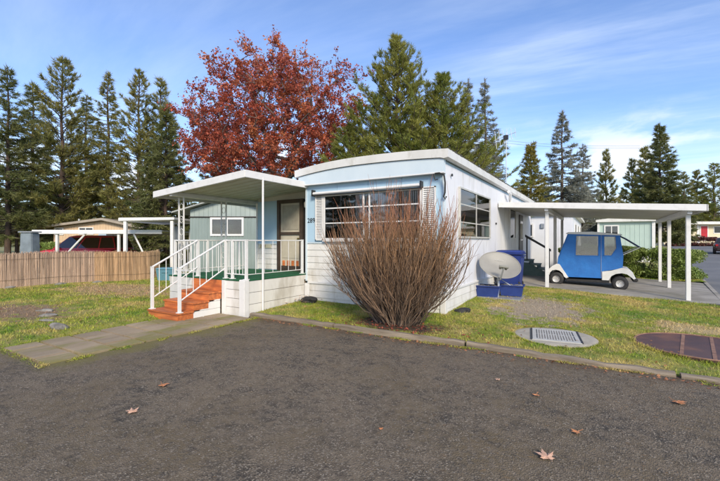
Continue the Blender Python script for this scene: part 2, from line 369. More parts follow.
# cross street in front of the far house
a, b_, c_, d_ = CF(640, 46), CF(800, 46), CF(840, 60), CF(640, 60)
mb = MB(); mb.add([(p.x, p.y, gbase(p.x, p.y)+.075) for p in (a, b_, c_, d_)], [(0, 1, 2, 3)])
# kerb between slab and street: separate stones
kerb = thing('kerb', 'pale concrete kerb running between carport slab and street', 'kerb', (KU(5), 5, -.12))
v = -1.8
while v < 30:
    v2 = v+1.5; x0, x1 = KU(v+.02), KU(v2-.02); g0, g1 = gbase(x0, v)+.02, gbase(x1, v2)+.02
    h = .12
    m1 = MB().add([(x0, v+.01, g0-.1), (x0+.17, v+.01, g0-.1), (x1+.17, v2-.01, g1-.1), (x1, v2-.01, g1-.1), (x0, v+.01, g0+h), (x0+.14, v+.01, g0+h-.01), (x1+.14, v2-.01, g1+h-.01), (x1, v2-.01, g1+h)],
                  [(0,3,2,1),(4,5,6,7),(0,1,5,4),(1,2,6,5),(2,3,7,6),(3,0,4,7)])
    m1.build('kerb_stone', M['concrete'], kerb, bevel=.012); v = v2
# grass strips by the hedge
sheet('verge', rngf(.5, 6.3, 20), rngf(11.62, 24, 30), lambda u, v: gbase(u, v)+.16+.01*hn(u, v), M['lawn'], lambda u, v: u < KU(v)-.02)
# walkway of concrete pavers between stairs and drive
wk = struct(MB().box(-5.0, -3.42, -5.75, -2.05, -.2, -.165).build('walkway', M['asphalt']))
rows = rngf(-5.7, -2.1, 8); 
for j in range(8):
    us = [-4.98, -4.2, -3.46] if j % 2 else [-4.98, -4.58, -3.85, -3.46]
    for i in range(len(us)-1):
        z = -.118 + random.uniform(-.009, .006)
        x0, x1, y0, y1 = us[i]+.014+random.uniform(0, .014), us[i+1]-.014, rows[j]+.016, rows[j+1]-.016-random.uniform(0, .014)
        t1, t2 = random.uniform(-.006, .006), random.uniform(-.006, .006)
        MB().add([(x0,y0,-.17),(x1,y0,-.17),(x1,y1,-.17),(x0,y1,-.17),(x0,y0,z+t1),(x1,y0,z-t1),(x1,y1,z+t2),(x0,y1,z-t2)],
                 [(0,3,2,1),(4,5,6,7),(0,1,5,4),(1,2,6,5),(2,3,7,6),(3,0,4,7)]).build('paver', M['paver'] if 'paver' in M else M.setdefault('paver', mat('paver_concrete', (.36, .275, .18), (.25, .19, .12), 2.5, .9, .4, 60, (1, .35, 1), objrand=.09, c3=(.22, .19, .065), c3scale=2.4, c3lo=.50, c3hi=.64)), wk, bevel=.006)
# ------------------------------------------------------------------ the mobile home
home = thing('mobile_home', 'white and pale blue single-wide mobile home with bowed roof and wide front window', 'mobile home', (-1.87, 0, -.05))
UL, HV, Z0, ZS, ZB, ZT = -3.74, 12.2, -.12, .42, 1.42, 2.93
core = MB().box(UL+.03, -.03, .03, HV, Z0, 3.2).build('wall', M['blue'], home)
# lap siding boards: wedge profile, unit length along x
def lap(name, m, h, t=.022):
    mb = MB(); mb.prism([(0, 0), (-t, 0), (-t, h*.04), (-.006, h), (0, h)], 'x', 0, 1); return mb.mesh(name, m)
LAPW = {}
def laps(parent, m, x0, x1, y, z0, z1, n, name='siding_board', rz=0):
    h = (z1-z0)/n; key = (m.name, round(h, 3))
    if key not in LAPW: LAPW[key] = lap(name, m, h)
    for i in range(n):
        L = x1-x0
        if rz: link(name, LAPW[key], parent, (y, x0, z0+i*h), (0, 0, rad(90)), (L, 1, 1))
        else: link(name, LAPW[key], parent, (x0, y, z0+i*h), None, (L, 1, 1))
laps(core, M['white'], UL+.05, -.04, .03, ZS+.03, ZB, 6)
laps(core, M['white'], UL+.16, -.09, -.005, Z0, ZS-.02, 3)
MB().box(UL+.10, -.04, -.05, .05, ZS-.02, ZS+.03).build('ledge', M['trim'], home, bevel=.006)
MB().box(UL+.01, -.01, .0, .05, ZB, ZB+.035).build('belt_trim', M['paleblue'], home, bevel=.005)
# blue front panels with seams
xs = [UL+.03, -2.75, -1.87, -1.0, -.03]
for i in range(4): MB().box(xs[i]+.003, xs[i+1]-.003, .008, .05, ZB+.036, ZT+.02).build('front_panel', M['blue'], core, bevel=.003)
for x0, x1 in ((UL-.005, UL+.05), (-.05, .008)): MB().box(x0, x1, -.01, .06, ZS+.03, ZT+.02).build('corner_trim', M['paleblue'] , home, bevel=.006)
MB().box(UL-.01, UL+.15, -.045, .06, Z0, ZS-.021).build('skirt_post', M['trim'], home, bevel=.008)
MB().box(-.09, .035, -.045, .08, Z0, ZS-.021).build('skirt_post', M['trim'], home, bevel=.008)
# bowed roof
A0, A1, VC = -3.97, .13, -1.9
def arc(u): 
    k = (u-VC)/((A1-A0)/2); return 3.455 - (.145 if k < 0 else .07)*abs(k)**2.2
us = rngf(A0, A1, 24)
prof = [(u, arc(u)) for u in us] + [(A1, arc(A1)-.17), (.04, arc(A1)-.19)] + [(u, arc(u)-.18) for u in us[::-1][1:-1]] + [(A0, arc(A0)-.18)]
MB().prism(prof, 'y', -.17, HV+.12).build('roof', M['roofwhite'], home, bevel=0)
us2 = rngf(-3.87, .02, 20)
MB().prism([(u, arc(u)-.19) for u in us2] + [(.02, ZT), (-3.87, ZT)], 'y', -.13, .0).build('fascia_panel', M['paleblue'], home)
MB().box(-3.875, .025, -.137, -.001, ZT-.025, ZT-.001).build('fascia_lip', M['trim'], home)
mb = MB()
for i in range(70):
    y = -.1+i*.17+random.uniform(0, .06); mb.box(.02, .135+random.uniform(0, .012), y, y+random.uniform(.05, .15), arc(A1)+.001, arc(A1)+.012+random.uniform(0, .025))
stuff(mb.build('roof_debris', mat('roof_moss', (.05, .05, .03), (.09, .075, .045), 12, .95), home))
# right side: vertical metal panels, skirt
for i in range(10):
    y0 = .06+i*1.214
    MB().box(-.035, .004, y0+.003, y0+1.211, ZS+.03, 3.12).build('wall_panel', M['sidewall'], core, bevel=.004)
laps(core, M['white'], .06, HV, .004, Z0, ZS-.02, 3, rz=1)
for c in [c for c in col.objects if c.parent == core and c.rotation_euler.z > 1]: c.location.x += 0.0
MB().box(-.03, .045, .09, HV, ZS-.02, ZS+.03).build('ledge', M['trim'], home, bevel=.006)
# ---- windows: frame bars, glazing bars, panes in front of a dark room and curtains
def win(parent, x0, x1, z0, z1, y, vert, horiz, side=False, fm=None, fw=.045, curt=(), pane_only=True, depth=.05):
    """window on a wall facing -y (or, with side, facing +x at x=y); vert/horiz: glazing bar positions"""
    fm = fm or M['alu']
    def bx(mb, a0, a1, d0, d1, c0, c1):
        if side: mb.box(y+d0, y+d1, a0, a1, c0, c1)
        else: mb.box(a0, a1, y-d1, y-d0, c0, c1)
        return mb
    w = bx(MB(), x0, x1, .002, .006, z0, z1).build('window', M['dark'], parent)
    for a0, a1, c0, c1 in curt: 
        n = max(2, int((a1-a0)/.05)); mb = MB(); st = (a1-a0)/n
        for i in range(n): bx(mb, a0+i*st, a0+(i+.72)*st, .008+.004*(i % 2), .016+.004*(i % 2), c0, c1)
        mb.build('curtain', M['curtain'], w)
    f = MB(); bx(f, x0-fw, x1+fw, .0, depth, z1, z1+fw); bx(f, x0-fw, x1+fw, .0, depth, z0-fw, z0); bx(f, x0-fw, x0, .0, depth, z0, z1); bx(f, x1, x1+fw, .0, depth, z0, z1)
    f.build('frame', fm, w, bevel=.004)
    vx = [x0]+list(vert)+[x1]; hz = [z0]+list(horiz)+[z1]
    for a in vert: bx(MB(), a-.02, a+.02, .015, depth-.006, z0, z1).build('mullion', fm, w, bevel=.003)
    for i in range(len(vx)-1):
        for c in horiz: bx(MB(), vx[i]+.021, vx[i+1]-.021, .018, depth-.012, c-.014, c+.014).build('glazing_bar', fm, w)
        for j in range(len(hz)-1):
            bx(MB(), vx[i]+.01, vx[i+1]-.01, .026, .030, hz[j]+.008, hz[j+1]-.008).build('pane', M['glass'], w)
    return w
win(home, -3.10, -.55, 1.56, 2.60, .008, [-1.97, -1.81], [1.93, 2.30], fm=M['trim'], curt=[(-1.99, -1.79, 1.57, 2.59), (-1.78, -1.05, 1.57, 2.59), (-.98, -.57, 1.57, 2.59), (-3.09, -2.85, 1.57, 2.59), (-2.2, -2.0, 1.57, 2.59)])
MB().box(-3.15, -.5, -.075, .006, 1.47, 1.512).build('window_sill', M['trim'], home, bevel=.006)
# shutters beside it: slatted
for x0, x1 in ((-3.40, -3.16), (-.49, -.19)):
    sh = MB(); 
    for a0, a1, c0, c1 in ((x0, x0+.03, 1.5, 2.66), (x1-.03, x1, 1.5, 2.66), (x0, x1, 1.5, 1.53), (x0, x1, 2.63, 2.66)): sh.box(a0, a1, -.045, .007, c0, c1)
    so_ = sh.build('shutter', M['trim'], home, bevel=.003)
    sm = MB().add([(x0+.03, -.035, 0), (x1-.03, -.035, 0), (x1-.03, 0, .042), (x0+.03, 0, .042), (x0+.03, -.03, 0), (x1-.03, -.03, 0), (x1-.03, .004, .042), (x0+.03, .004, .042)], [(0,1,2,3),(7,6,5,4),(0,4,5,1),(2,6,7,3),(1,5,6,2),(3,7,4,0)]).mesh('slat', M['trim'], off=(0, 0, 0))
    for i in range(26): link('slat', sm, so_, (0, 0, 1.535+i*.042))
# rolled awning above the window
aw = MB().cyl((-3.42, -.08, 2.685), (-.50, -.08, 2.70), .038, n=12).build('awning_roll', M['trim'], home, True)
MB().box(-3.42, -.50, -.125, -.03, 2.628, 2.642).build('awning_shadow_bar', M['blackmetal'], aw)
for x in (-3.44, -.50): MB().box(x-.012, x+.02, -.13, .008, 2.62, 2.78).build('awning_bracket', M['blackmetal'], aw, bevel=.003)
MB().tube([(-.16, -.14, 2.90), (-.06, -.16, 2.90), (.03, -.13, 2.86), (.045, -.10, 2.7), (.03, -.07, 2.5), (.0, -.06, 2.42), (.03, -.05, 2.36), (.05, -.04, 2.42)], .018, 8).build('drain_hose', M['black'], home, True)
MB().tube([(-.19, -.14, 2.90), (-.17, -.16, 2.82), (-.15, -.15, 2.76), (-.10, -.14, 2.78)], .012, 6).build('hook', M['black'], home, True)
# side windows
win(home, .97, 3.85, 1.60, 2.70, .004, [2.36], [1.93, 2.35], side=True, curt=[(1.0, 1.25, 1.61, 2.69), (1.75, 1.95, 1.61, 2.69), (2.9, 3.15, 1.61, 2.69), (3.5, 3.84, 1.61, 2.0)])
win(home, 6.95, 8.0, 1.6, 2.7, .004, [], [], side=True, fm=M['trim'], curt=[(7.5, 7.95, 1.61, 2.69)])
d = MB().box(.004, .03, 8.95, 9.85, .72, 2.55).build('side_door', M['brown'], home, bevel=.004)
MB().box(.031, .04, 9.1, 9.7, 1.5, 2.3).build('pane', M['glass'], d); MB().box(.03, .05, 9.15, 9.6, 1.55, 2.2).build('wreath_panel', M['curtain'], d)
MB().box(.005, .04, 4.72, 4.78, 2.0, 2.06).build('vent', M['blackmetal'], home)
MB().tube([(.16, 6.0, 3.16), (.17, 6.25, 3.1), (.12, 6.5, 2.95), (.09, 6.6, 2.7)], .05, 8).build('downspout', M['trim'], home, True)
MB().cyl((.03, .35, 2.92), (.06, .35, 2.92), .03, n=10).build('vent', M['blackmetal'], home)
# house number
def text(s, size, m, loc, rot, parent, name='lettering', ext=.004, align='LEFT'):
    cu = bpy.data.curves.new(name, 'FONT'); cu.body = s; cu.size = size; cu.extrude = ext; cu.align_x = align; cu.resolution_u = 3
    o = bpy.data.objects.new(name, cu); col.objects.link(o)
    dg = bpy.context.evaluated_depsgraph_get(); me = bpy.data.meshes.new_from_object(o.evaluated_get(dg)); 
    bpy.data.objects.remove(o); me.materials.clear(); me.materials.append(m)
    return link(name, me, parent, loc, rot)
text('289', .17, M['blackmetal'], (-3.685, .002, 1.96), (rad(90), 0, 0), home, 'house_number')
# ---- tip-out room with the front door
AV, AL = .5, -6.02
t2 = MB().box(AL, UL+.02, AV+.03, 9.0, -.12, 2.66).build('side_room', M['blue'], home)
laps(t2, M['white'], AL+.01, -5.19, AV+.03, .66, ZB, 5)
MB().box(AL, -5.2, AV, AV+.04, ZB+.005, 2.62).build('front_panel', M['blue'], t2, bevel=.003)
MB().box(AL-.01, -5.19, AV-.01, AV+.04, ZB-.03, ZB+.004).build('belt_trim', M['paleblue'], t2)
MB().box(AL-.03, AL+.03, AV-.02, AV+.06, .0, 2.62).build('corner_trim', M['trim'], t2, bevel=.005)
dr = MB().box(-5.07, -4.33, AV-.0, AV+.04, .68, 2.56).build('front_door', M['tandoor'], home, bevel=.004)
fr = MB()
for a in ((-5.17, -5.07, .64, 2.66), (-4.33, -4.2, .64, 2.66), (-5.07, -4.33, 2.56, 2.66), (-5.07, -4.33, .62, .68)): fr.box(a[0], a[1], AV-.06, AV+.04, a[2], a[3])
fr.build('frame', M['brown'], dr, bevel=.004)
MB().box(-5.06, -4.34, AV-.04, AV-.001, 1.66, 1.74).build('cross_bar', M['brown'], dr, bevel=.004)
MB().box(-5.0, -4.4, AV-.012, AV-.001, 1.8, 2.5).build('upper_panel', mat('screen', (.36, .33, .26), (.28, .25, .2), 5, .6), dr, bevel=.003)
MB().box(-5.0, -4.4, AV-.012, AV-.001, 1.0, 1.62).build('lower_panel', M['tandoor'], dr, bevel=.004)
MB().box(-5.06, -4.34, AV-.03, AV-.001, .69, .78).build('kick_plate', M['brown'], dr)
for i in range(4): MB().box(-4.98+i*.17, -4.91+i*.17, AV-.03, AV-.001, .785, .93).build('picket', M['stepwood'], dr)
MB().cyl((-4.40, AV-.05, 1.55), (-4.40, AV, 1.55), .025, n=10).build('handle', M['gold'], dr, True)
MB().box(-4.2, UL, AV-.03, AV+.03, .64, 2.62).build('door_jamb', M['dark'], home)
lt = MB().box(-4.06, -3.96, AV-.06, AV-.03, 2.5, 2.6).build('wall_lantern', M['trim'], home)
MB().lathe([(.03, .06), (.075, 0), (.06, -.12), (.03, -.14), (0, -.14)], (-4.01, AV-.13, 2.52), 8).build('lantern_shade', M['curtain'], lt, True)
MB().box(-4.03, -3.99, AV-.14, AV-.03, 2.57, 2.59).build('bracket', M['trim'], lt)
pq = MB().box(-5.93, -5.45, AV-.012, AV+.01, 1.28, 1.39).build('number_plaque', M['plaque'], home)
text('2881', .125, M['gold'], (-5.89, AV-.014, 1.295), (rad(90), 0, 0), pq, 'lettering')
# ---- TV aerial on the home
an = thing('tv_aerial', 'thin grey TV aerial mast standing at the home eave', 'aerial', (-.05, 6.7, 3.3))
MB().cyl((-.05, 6.7, 2.9), (-.05, 6.7, 5.35), .018, .014, 8).build('mast', M['steel'], an)
MB().tube([(-.45, 6.6, 5.1), (.25, 6.9, 5.38)], .012, 6).build('boom', M['steel'], an)
for i in range(6):
    f = i/5; c = Vector((-.40, 6.62, 5.12)).lerp(Vector((.22, 6.88, 5.37)), f); h = .34-.16*f
    MB().cyl(c+Vector((-.15*h, .2*h, h)), c-Vector((-.15*h, .2*h, h)), .008, n=5).build('element', M['steel'], an)
MB().box(-.14, .02, 6.64, 6.74, 5.1, 5.26).build('junction_box', M['blackmetal'], an, bevel=.01)
# ------------------------------------------------------------------ porch deck, stairs, rails, roof
DZ, DL, DR, DF, DB = .63, -6.45, UL, -2.05, .49
deck = thing('porch_deck', 'green carpeted porch deck with white plank skirting beside the front door', 'deck', (-5.1, -.8, -.14))
MB().box(DL, DR, DF, DB, DZ-.14, DZ-.015).build('platform', M['white'], deck, bevel=.006)
MB().box(DL-.015, DR+.02, DF-.02, DB, DZ-.0149, DZ+.012).build('carpet', M['carpet'], deck, bevel=.008)
mb = MB(); mb.box(DL, DR-.03, DF-.02+.05, DF+.06, DZ-.07, DZ-.0151)
def planks(parent, a0, a1, c, z0, z1, n, axis):
    h = (z1-z0)/n
    for i in range(n):
        q = random.uniform(-.003, .003)
        if axis == 'x': MB().box(a0, a1, c+q, c+.03+q, z0+i*h+.004, z0+(i+1)*h-.004).build('plank', M['white'], parent, bevel=.005)
        else: MB().box(c-.03+q, c+q, a0, a1, z0+i*h+.004, z0+(i+1)*h-.004).build('plank', M['white'], parent, bevel=.005)
MB().box(DL+.05, DR-.04, DF+.04, DB, -.2, DZ-.1405).build('inner_frame', M['timber'], deck)
planks(deck, -4.33, DR-.09, DF, -.16, DZ-.016, 4, 'x')
planks(deck, DL+.02, -5.47, DF, -.16, DZ-.016, 4, 'x')
planks(deck, DF+.1, -.06, DR+.005, -.16, DZ-.016, 3, 'y')
MB().box(DR-.13, DR+.035, DF-.045, DF+.10, -.17, DZ+.02).build('corner_post', M['trim'], deck, bevel=.01)
MB().box(-4.45, -4.335, DF-.03, DF+.04, -.17, DZ-.016).build('skirt_post', M['trim'], deck, bevel=.008)
# stairs
st = thing('porch_stairs', 'orange stained wooden stairs with white side skirting leading up to the porch', 'stairs', (-4.95, -2.6, -.14))
SL, SR = -5.47, -4.46
fronts = [-3.15, -2.79, -2.42, -2.09]; tops = [.03, .195, .37, .585]; zb = [-.15, .03, .195, .37]
for i in range(4):
    nxt = fronts[i+1] if i < 3 else DF-.022
    if i < 3:
        w = (nxt+.02 - (fronts[i]-.025))/2
        for k in range(2): MB().box(SL-.02, SR+.02, fronts[i]-.025+k*w+.003, fronts[i]-.025+(k+1)*w-.003, tops[i]-.035, tops[i]).build('tread', M['stepwood'], st, bevel=.005)
    MB().box(SL, SR, fronts[i], fronts[i]+.03, zb[i]+.001, (tops[i]-.036 if i < 3 else DZ-.02)).build('riser', M['stepwood'], st, bevel=.004)
    if i < 3: MB().box(SR-.03, SR-.002, fronts[i]+.031, nxt+.01, zb[i]+.0, tops[i]-.036).build('end_block', M['stepwood'], st, bevel=.003)
for i, (y0, z0, z1) in enumerate([(-3.1, -.16, .0), (-2.76, .005, .16), (-2.4, .165, .335)]):
    MB().box(SR-.06, SR-.004, y0+.15, DF-.05, z0, z1).build('side_plank', M['white'], st, bevel=.004)
    MB().box(SL+.004, SL+.06, y0+.15, DF-.05, z0, z1).build('side_plank', M['white'], st, bevel=.004)
MB().box(SL+.07, SR-.07, -2.7, DF-.05, -.16, .15).build('inner_block', M['timber'], st)
# rails
rl = thing('porch_railing', 'white metal porch railing with thin balusters along deck and stairs', 'railing', (-5.1, -2.0, DZ))
RZ = 1.5
def rail(p0, p1, n, r=.019, thin=.008, bot=.12, posts=True):
    p0, p1 = Vector(p0), Vector(p1); up = Vector((0, 0, 1)); h = RZ-DZ
    MB().cyl(p0+up*h, p1+up*h, r*1.0, n=8).build('top_rail', M['trim'], rl, True)
    MB().cyl(p0+up*bot, p1+up*bot, r*.7, n=8).build('bottom_rail', M['trim'], rl, True)
    for i in range(1, n): 
        q = p0.lerp(p1, i/n); MB().cyl(q+up*bot, q+up*h, thin, n=6).build('baluster', M['trim'], rl, True)
def post(p, z1, r=.026):
    z0 = p[2]; mb = MB(); mb.box(p[0]-r, p[0]+r, p[1]-r, p[1]+r, z0, z1); mb.box(p[0]-.05, p[0]+.05, p[1]-.05, p[1]+.05, z0, z0+.015); mb.box(p[0]-r-.004, p[0]+r+.004, p[1]-r-.004, p[1]+r+.004, z1, z1+.012)
    mb.build('post', M['trim'], rl)
dz = DZ+.012
rail((DL+.1, -1.95, DZ), (-5.47, -1.95, DZ), 7); rail((-4.46, -1.95, DZ), (-3.80, -1.95, DZ), 6)
rail((DL+.1, -1.95, DZ), (DL+.1, .4, DZ), 17); rail((-3.80, -1.95, DZ), (-3.80, -.05, DZ), 7, .013, .006)
for p in ((DL+.1, -1.95), (-5.47, -1.95), (-4.46, -1.95), (-4.24, -1.95), (-3.80, -1.95), (DL+.1, -1.0), (DL+.1, .1), (-3.80, -.07)): post((p[0], p[1], dz), RZ+.01)
for x in (-5.45, -4.49):
    post((x, -3.08, .03), .93)
    a, b2 = Vector((x, -3.08, .93)), Vector((x, -1.97, 1.5)); MB().cyl(a, b2, .02, n=8).build('hand_rail', M['trim'], rl, True)
    a2, b3 = Vector((x, -3.08, .26)), Vector((x, -1.97, .86)); MB().cyl(a2, b3, .014, n=8).build('bottom_rail', M['trim'], rl, True)
    for i in range(1, 7): q0, q1 = a.lerp(b2, i/7), a2.lerp(b3, i/7); MB().cyl(q1, q0, .008, n=6).build('baluster', M['trim'], rl, True)
# roof
pr_ = thing('porch_roof', 'white flat metal awning roof over the porch on thin posts', 'awning', (-5.4, -.8, 2.7))
def zr(u): return 2.98 + (u+3.74)*.073
RL, RR, RF, RB = -7.05, -3.70, -2.07, 3.0
MB().prism([(AL+.01, 2.60), (UL+.01, 2.60), (UL+.01, zr(UL)-.068), (AL+.01, zr(AL)-.068)], 'y', AV+.045, AV+.075).build('frieze', M['soffit'], home)
mb = MB()
mb.add([(RL, RF, zr(RL)), (RR, RF, zr(RR)), (RR, RB, zr(RR)), (RL, RB, zr(RL)), (RL, RF, zr(RL)-.03), (RR, RF, zr(RR)-.03), (RR, RB, zr(RR)-.03), (RL, RB, zr(RL)-.03)], [(0,1,2,3),(7,6,5,4),(0,4,5,1),(1,5,6,2),(2,6,7,3),(3,7,4,0)])
sheet_ = mb.build('roof_sheet', M['roofwhite'], pr_)
n = 18; w = (RB-RF-.1)/n
for i in range(n):
    y = RF+.06+i*w
    MB().add([(RL+.04, y+.01, zr(RL)-.032), (RR-.04, y+.01, zr(RR)-.032), (RR-.04, y+w-.01, zr(RR)-.032), (RL+.04, y+w-.01, zr(RL)-.032),
              (RL+.04, y+.04, zr(RL)-.065), (RR-.04, y+.04, zr(RR)-.065), (RR-.04, y+w-.04, zr(RR)-.065), (RL+.04, y+w-.04, zr(RL)-.065)], [(3,2,1,0),(4,5,6,7),(0,1,5,4),(1,2,6,5),(2,3,7,6),(3,0,4,7)]).build('roof_pan', M['soffit'], sheet_)
def slantbox(x0, x1, y0, y1, dz0, dz1): return MB().add([(x0,y0,zr(x0)+dz0),(x1,y0,zr(x1)+dz0),(x1,y1,zr(x1)+dz0),(x0,y1,zr(x0)+dz0),(x0,y0,zr(x0)+dz1),(x1,y0,zr(x1)+dz1),(x1,y1,zr(x1)+dz1),(x0,y1,zr(x0)+dz1)], [(0,3,2,1),(4,5,6,7),(0,1,5,4),(1,2,6,5),(2,3,7,6),(3,0,4,7)])
slantbox(RL, RR, RF-.03, RF-.001, -.13, .03).build('fascia', M['trim'], pr_, bevel=.006)
slantbox(RR+.001, RR+.03, RF-.03, RB, -.13, .03).build('fascia', M['trim'], pr_, bevel=.006)
slantbox(RL-.03, RL-.001, RF-.03, RB, -.13, .03).build('fascia', M['trim'], pr_, bevel=.006)
slantbox(-6.45, -6.35, RF+.02, RB-.05, -.17, -.066).build('beam', M['trim'], pr_, bevel=.006)
MB().cyl((-3.685, -1.57, -.16), (-3.685, -1.57, zr(-3.72)-.066), .024, n=10).build('post', M['trim'], pr_, True)
for yv in (-1.75, -.42):
    mb = MB(); tz = zr(-6.4)-.172
    for dx in (-.1, .1): mb.box(-6.4+dx-.014, -6.4+dx+.014, yv-.014, yv+.014, dz+.0, tz)
    mb.box(-6.54, -6.26, yv-.03, yv+.03, dz, dz+.012)
    cl = mb.build('ornate_column', M['trim'], pr_)
    z = dz+.12
    while z < tz-.1:
        k = MB(); k.tube([(-6.4+.075*math.cos(t)*(1-.09*t/6), yv, z+.085*math.sin(t)) for t in [i*.5 for i in range(14)]], .007, 5)
        k.build('scroll', M['trim'], cl); z += .32
# ------------------------------------------------------------------ carport
cp = thing('carport', 'long white flat-roofed carport on square posts sheltering the golf cart', 'carport', (2.6, 8, 0))
def zc(u): return 2.60 - .062*u
CR, CFv, CB = 5.08, 5.05, 11.6
def cbox(x0, x1, y0, y1, d0, d1): return MB().add([(x0,y0,zc(x0)+d0),(x1,y0,zc(x1)+d0),(x1,y1,zc(x1)+d0),(x0,y1,zc(x0)+d0),(x0,y0,zc(x0)+d1),(x1,y0,zc(x1)+d1),(x1,y1,zc(x1)+d1),(x0,y1,zc(x0)+d1)], [(0,3,2,1),(4,5,6,7),(0,1,5,4),(1,2,6,5),(2,3,7,6),(3,0,4,7)])
rsheet = cbox(.03, CR, CFv, CB, .06, .10).build('roof_sheet', M['roofwhite'], cp)
n = 20; w = (CB-CFv-.1)/n
for i in range(n):
    y = CFv+.05+i*w
    MB().add([(.06, y+.01, zc(.06)+.058), (CR-.04, y+.01, zc(CR)+.058), (CR-.04, y+w-.01, zc(CR)+.058), (.06, y+w-.01, zc(.06)+.058), (.06, y+.04, zc(.06)+.02), (CR-.04, y+.04, zc(CR)+.02), (CR-.04, y+w-.04, zc(CR)+.02), (.06, y+w-.04, zc(.06)+.02)],
             [(3,2,1,0),(4,5,6,7),(0,1,5,4),(1,2,6,5),(2,3,7,6),(3,0,4,7)]).build('roof_pan', M['soffit'], rsheet)
cbox(.03, CR+.03, CFv-.04, CFv-.001, -.04, .13).build('fascia', M['trim'], cp, bevel=.008)
cbox(CR+.001, CR+.04, CFv-.04, CB, -.04, .13).build('fascia', M['trim'], cp, bevel=.008)
for x in (1.41, 4.77):
    cbox(x-.05, x+.05, CFv+.05, CB-.05, -.12, .015).build('beam', M['trim'], cp, bevel=.006)
for x, ys in ((1.41, (5.32, 7.95, 11.2)), (4.77, (5.32, 8.55, 10.8))):
    for y in ys:
        pz = zslab(x, y); mb = MB(); mb.box(x-.05, x+.05, y-.05, y+.05, pz-.03, zc(x)-.125)
        mb.build('post', M['trim'], cp, bevel=.008)
# ------------------------------------------------------------------ side steps under the carport
ss_ = thing('side_steps', 'dark green wooden steps with black handrail at the side door', 'steps', (.7, 9.4, .08))
gm = mat('green_step_paint', (.10, .16, .135), (.14, .19, .16), 6, .7, .2, 30, objrand=.1)
for i in range(4):
    x1, h = 1.30-i*.28, .72-.165*(3-i)
    MB().box((x1-.31) if i < 3 else .05, x1, 8.8, 10.0, h-.045, h).build('tread', gm, ss_, bevel=.006)
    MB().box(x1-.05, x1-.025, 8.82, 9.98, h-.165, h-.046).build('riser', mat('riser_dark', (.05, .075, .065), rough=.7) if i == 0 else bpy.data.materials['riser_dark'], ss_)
MB().prism([(.06, .02), (1.24, .02), (1.24, .12), (.96, .28), (.68, .45), (.4, .62), (.06, .62)], 'y', 8.86, 8.89).build('stringer', gm, ss_)
MB().box(.30, .35, 8.83, 8.88, .72, 1.66).build('rail_post', M['blackmetal'], ss_); MB().box(1.10, 1.15, 8.83, 8.88, .2, 1.12).build('rail_post', M['blackmetal'], ss_)
MB().prism([(.26, 1.64), (1.19, 1.07), (1.19, 1.16), (.26, 1.74)], 'y', 8.81, 8.9).build('hand_rail', M['blackmetal'], ss_)
# ------------------------------------------------------------------ wheelie bin, dish, tubs
def zlw(u, v): return zl(u, v)
bl = mat('blue_bin_plastic', (.012, .03, .16), (.02, .04, .2), 4, .45, .05, 30)
bz = zl(.5, 4.7)
bn = thing('wheelie_bin', 'tall dark blue wheelie bin standing against the home wall', 'bin', (.47, 4.6, bz))
def frust(mb, x, y, z0, z1, w0, d0, w1, d1): 
    return mb.add([(x-w0,y-d0,z0),(x+w0,y-d0,z0),(x+w0,y+d0,z0),(x-w0,y+d0,z0),(x-w1,y-d1,z1),(x+w1,y-d1,z1),(x+w1,y+d1,z1),(x-w1,y+d1,z1)], [(0,3,2,1),(4,5,6,7),(0,1,5,4),(1,2,6,5),(2,3,7,6),(3,0,4,7)])
frust(MB(), .47, 4.6, bz+.03, bz+1.0, .29, .28, .36, .34).build('body', bl, bn, True, .03)
MB().box(.07, .87, 4.2, 5.0, bz+1.0, bz+1.04).build('rim', bl, bn, True, .015)
frust(MB(), .47, 4.6, bz+1.041, bz+1.12, .385, .385, .33, .33).build('lid', bl, bn, True, .02)
MB().cyl((.86, 4.35, bz+.95), (.86, 4.85, bz+.95), .018, n=8).build('handle', bl, bn, True)
for y in (4.35, 4.85): MB().cyl((.70, y-.03, bz+.11), (.70, y+.03, bz+.11), .11, n=16).build('wheel', M['black'], bn, True)
tub0 = None
tm = mat('tub_plastic', (.012, .03, .15), (.02, .045, .19), 5, .5)
for x, y, rz, lb in ((.28, 2.62, .05, 'dark blue plastic tub filled with gravel, close against the home wall'), (.80, 2.98, .1, 'dark blue gravel-filled plastic tub beside the dish post, toward the bin')):
    z = zl(x, y)+.012
    if tub0 is None:
        tb = thing('storage_tub', lb, 'tub', (0, 0, 0), 'tubs weighing down the satellite dish')
        mb = MB(); frust(mb, 0, 0, 0, .27, .25, .17, .29, .21); 
        mb.f = [f for i, f in enumerate(mb.f) if i != 1]; frust(mb, 0, 0, .02, .269, .235, .155, .275, .195); mb.f = [f for i, f in enumerate(mb.f) if i != 6]
        mb.build('shell', tm, tb)
        mb = MB()
        for a in ((-.32, .32, -.235, -.205), (-.32, .32, .205, .235), (-.32, -.285, -.205, .205), (.285, .32, -.205, .205)): mb.box(a[0], a[1], a[2], a[3], .255, .285)
        mb.build('rim', tm, tb, bevel=.005)
        mb = MB()
        for i in range(120):
            x_, y_ = random.uniform(-.26, .26), random.uniform(-.18, .18); r = random.uniform(.012, .028); mb.lathe([(0, -r), (r, -.2*r), (r*.7, .6*r), (0, .8*r)], (x_, y_, .245+random.uniform(0, .02)), 6)
        mb.box(-.27, .27, -.19, .19, .2, .24); stuff(mb.build('gravel_fill', M['rock'], tb)); tub0 = tb
        tb.location = (x, y, z); tb.rotation_euler = (0, 0, rz)
    else: copy_tree(tub0, (x, y, z), rz, label=lb)
pz = zl(.55, 2.8)
MB().box(.0, 1.18, 2.3, 3.32, pz-.06, pz+.01)
ds = thing('satellite_dish', 'off-white oval satellite dish on a grey metal arm between two blue tubs', 'satellite dish', (.56, 2.66, pz))
dm = mat('dish_paint', (.27, .26, .23), (.23, .22, .195), 3, .5, .03, 10)
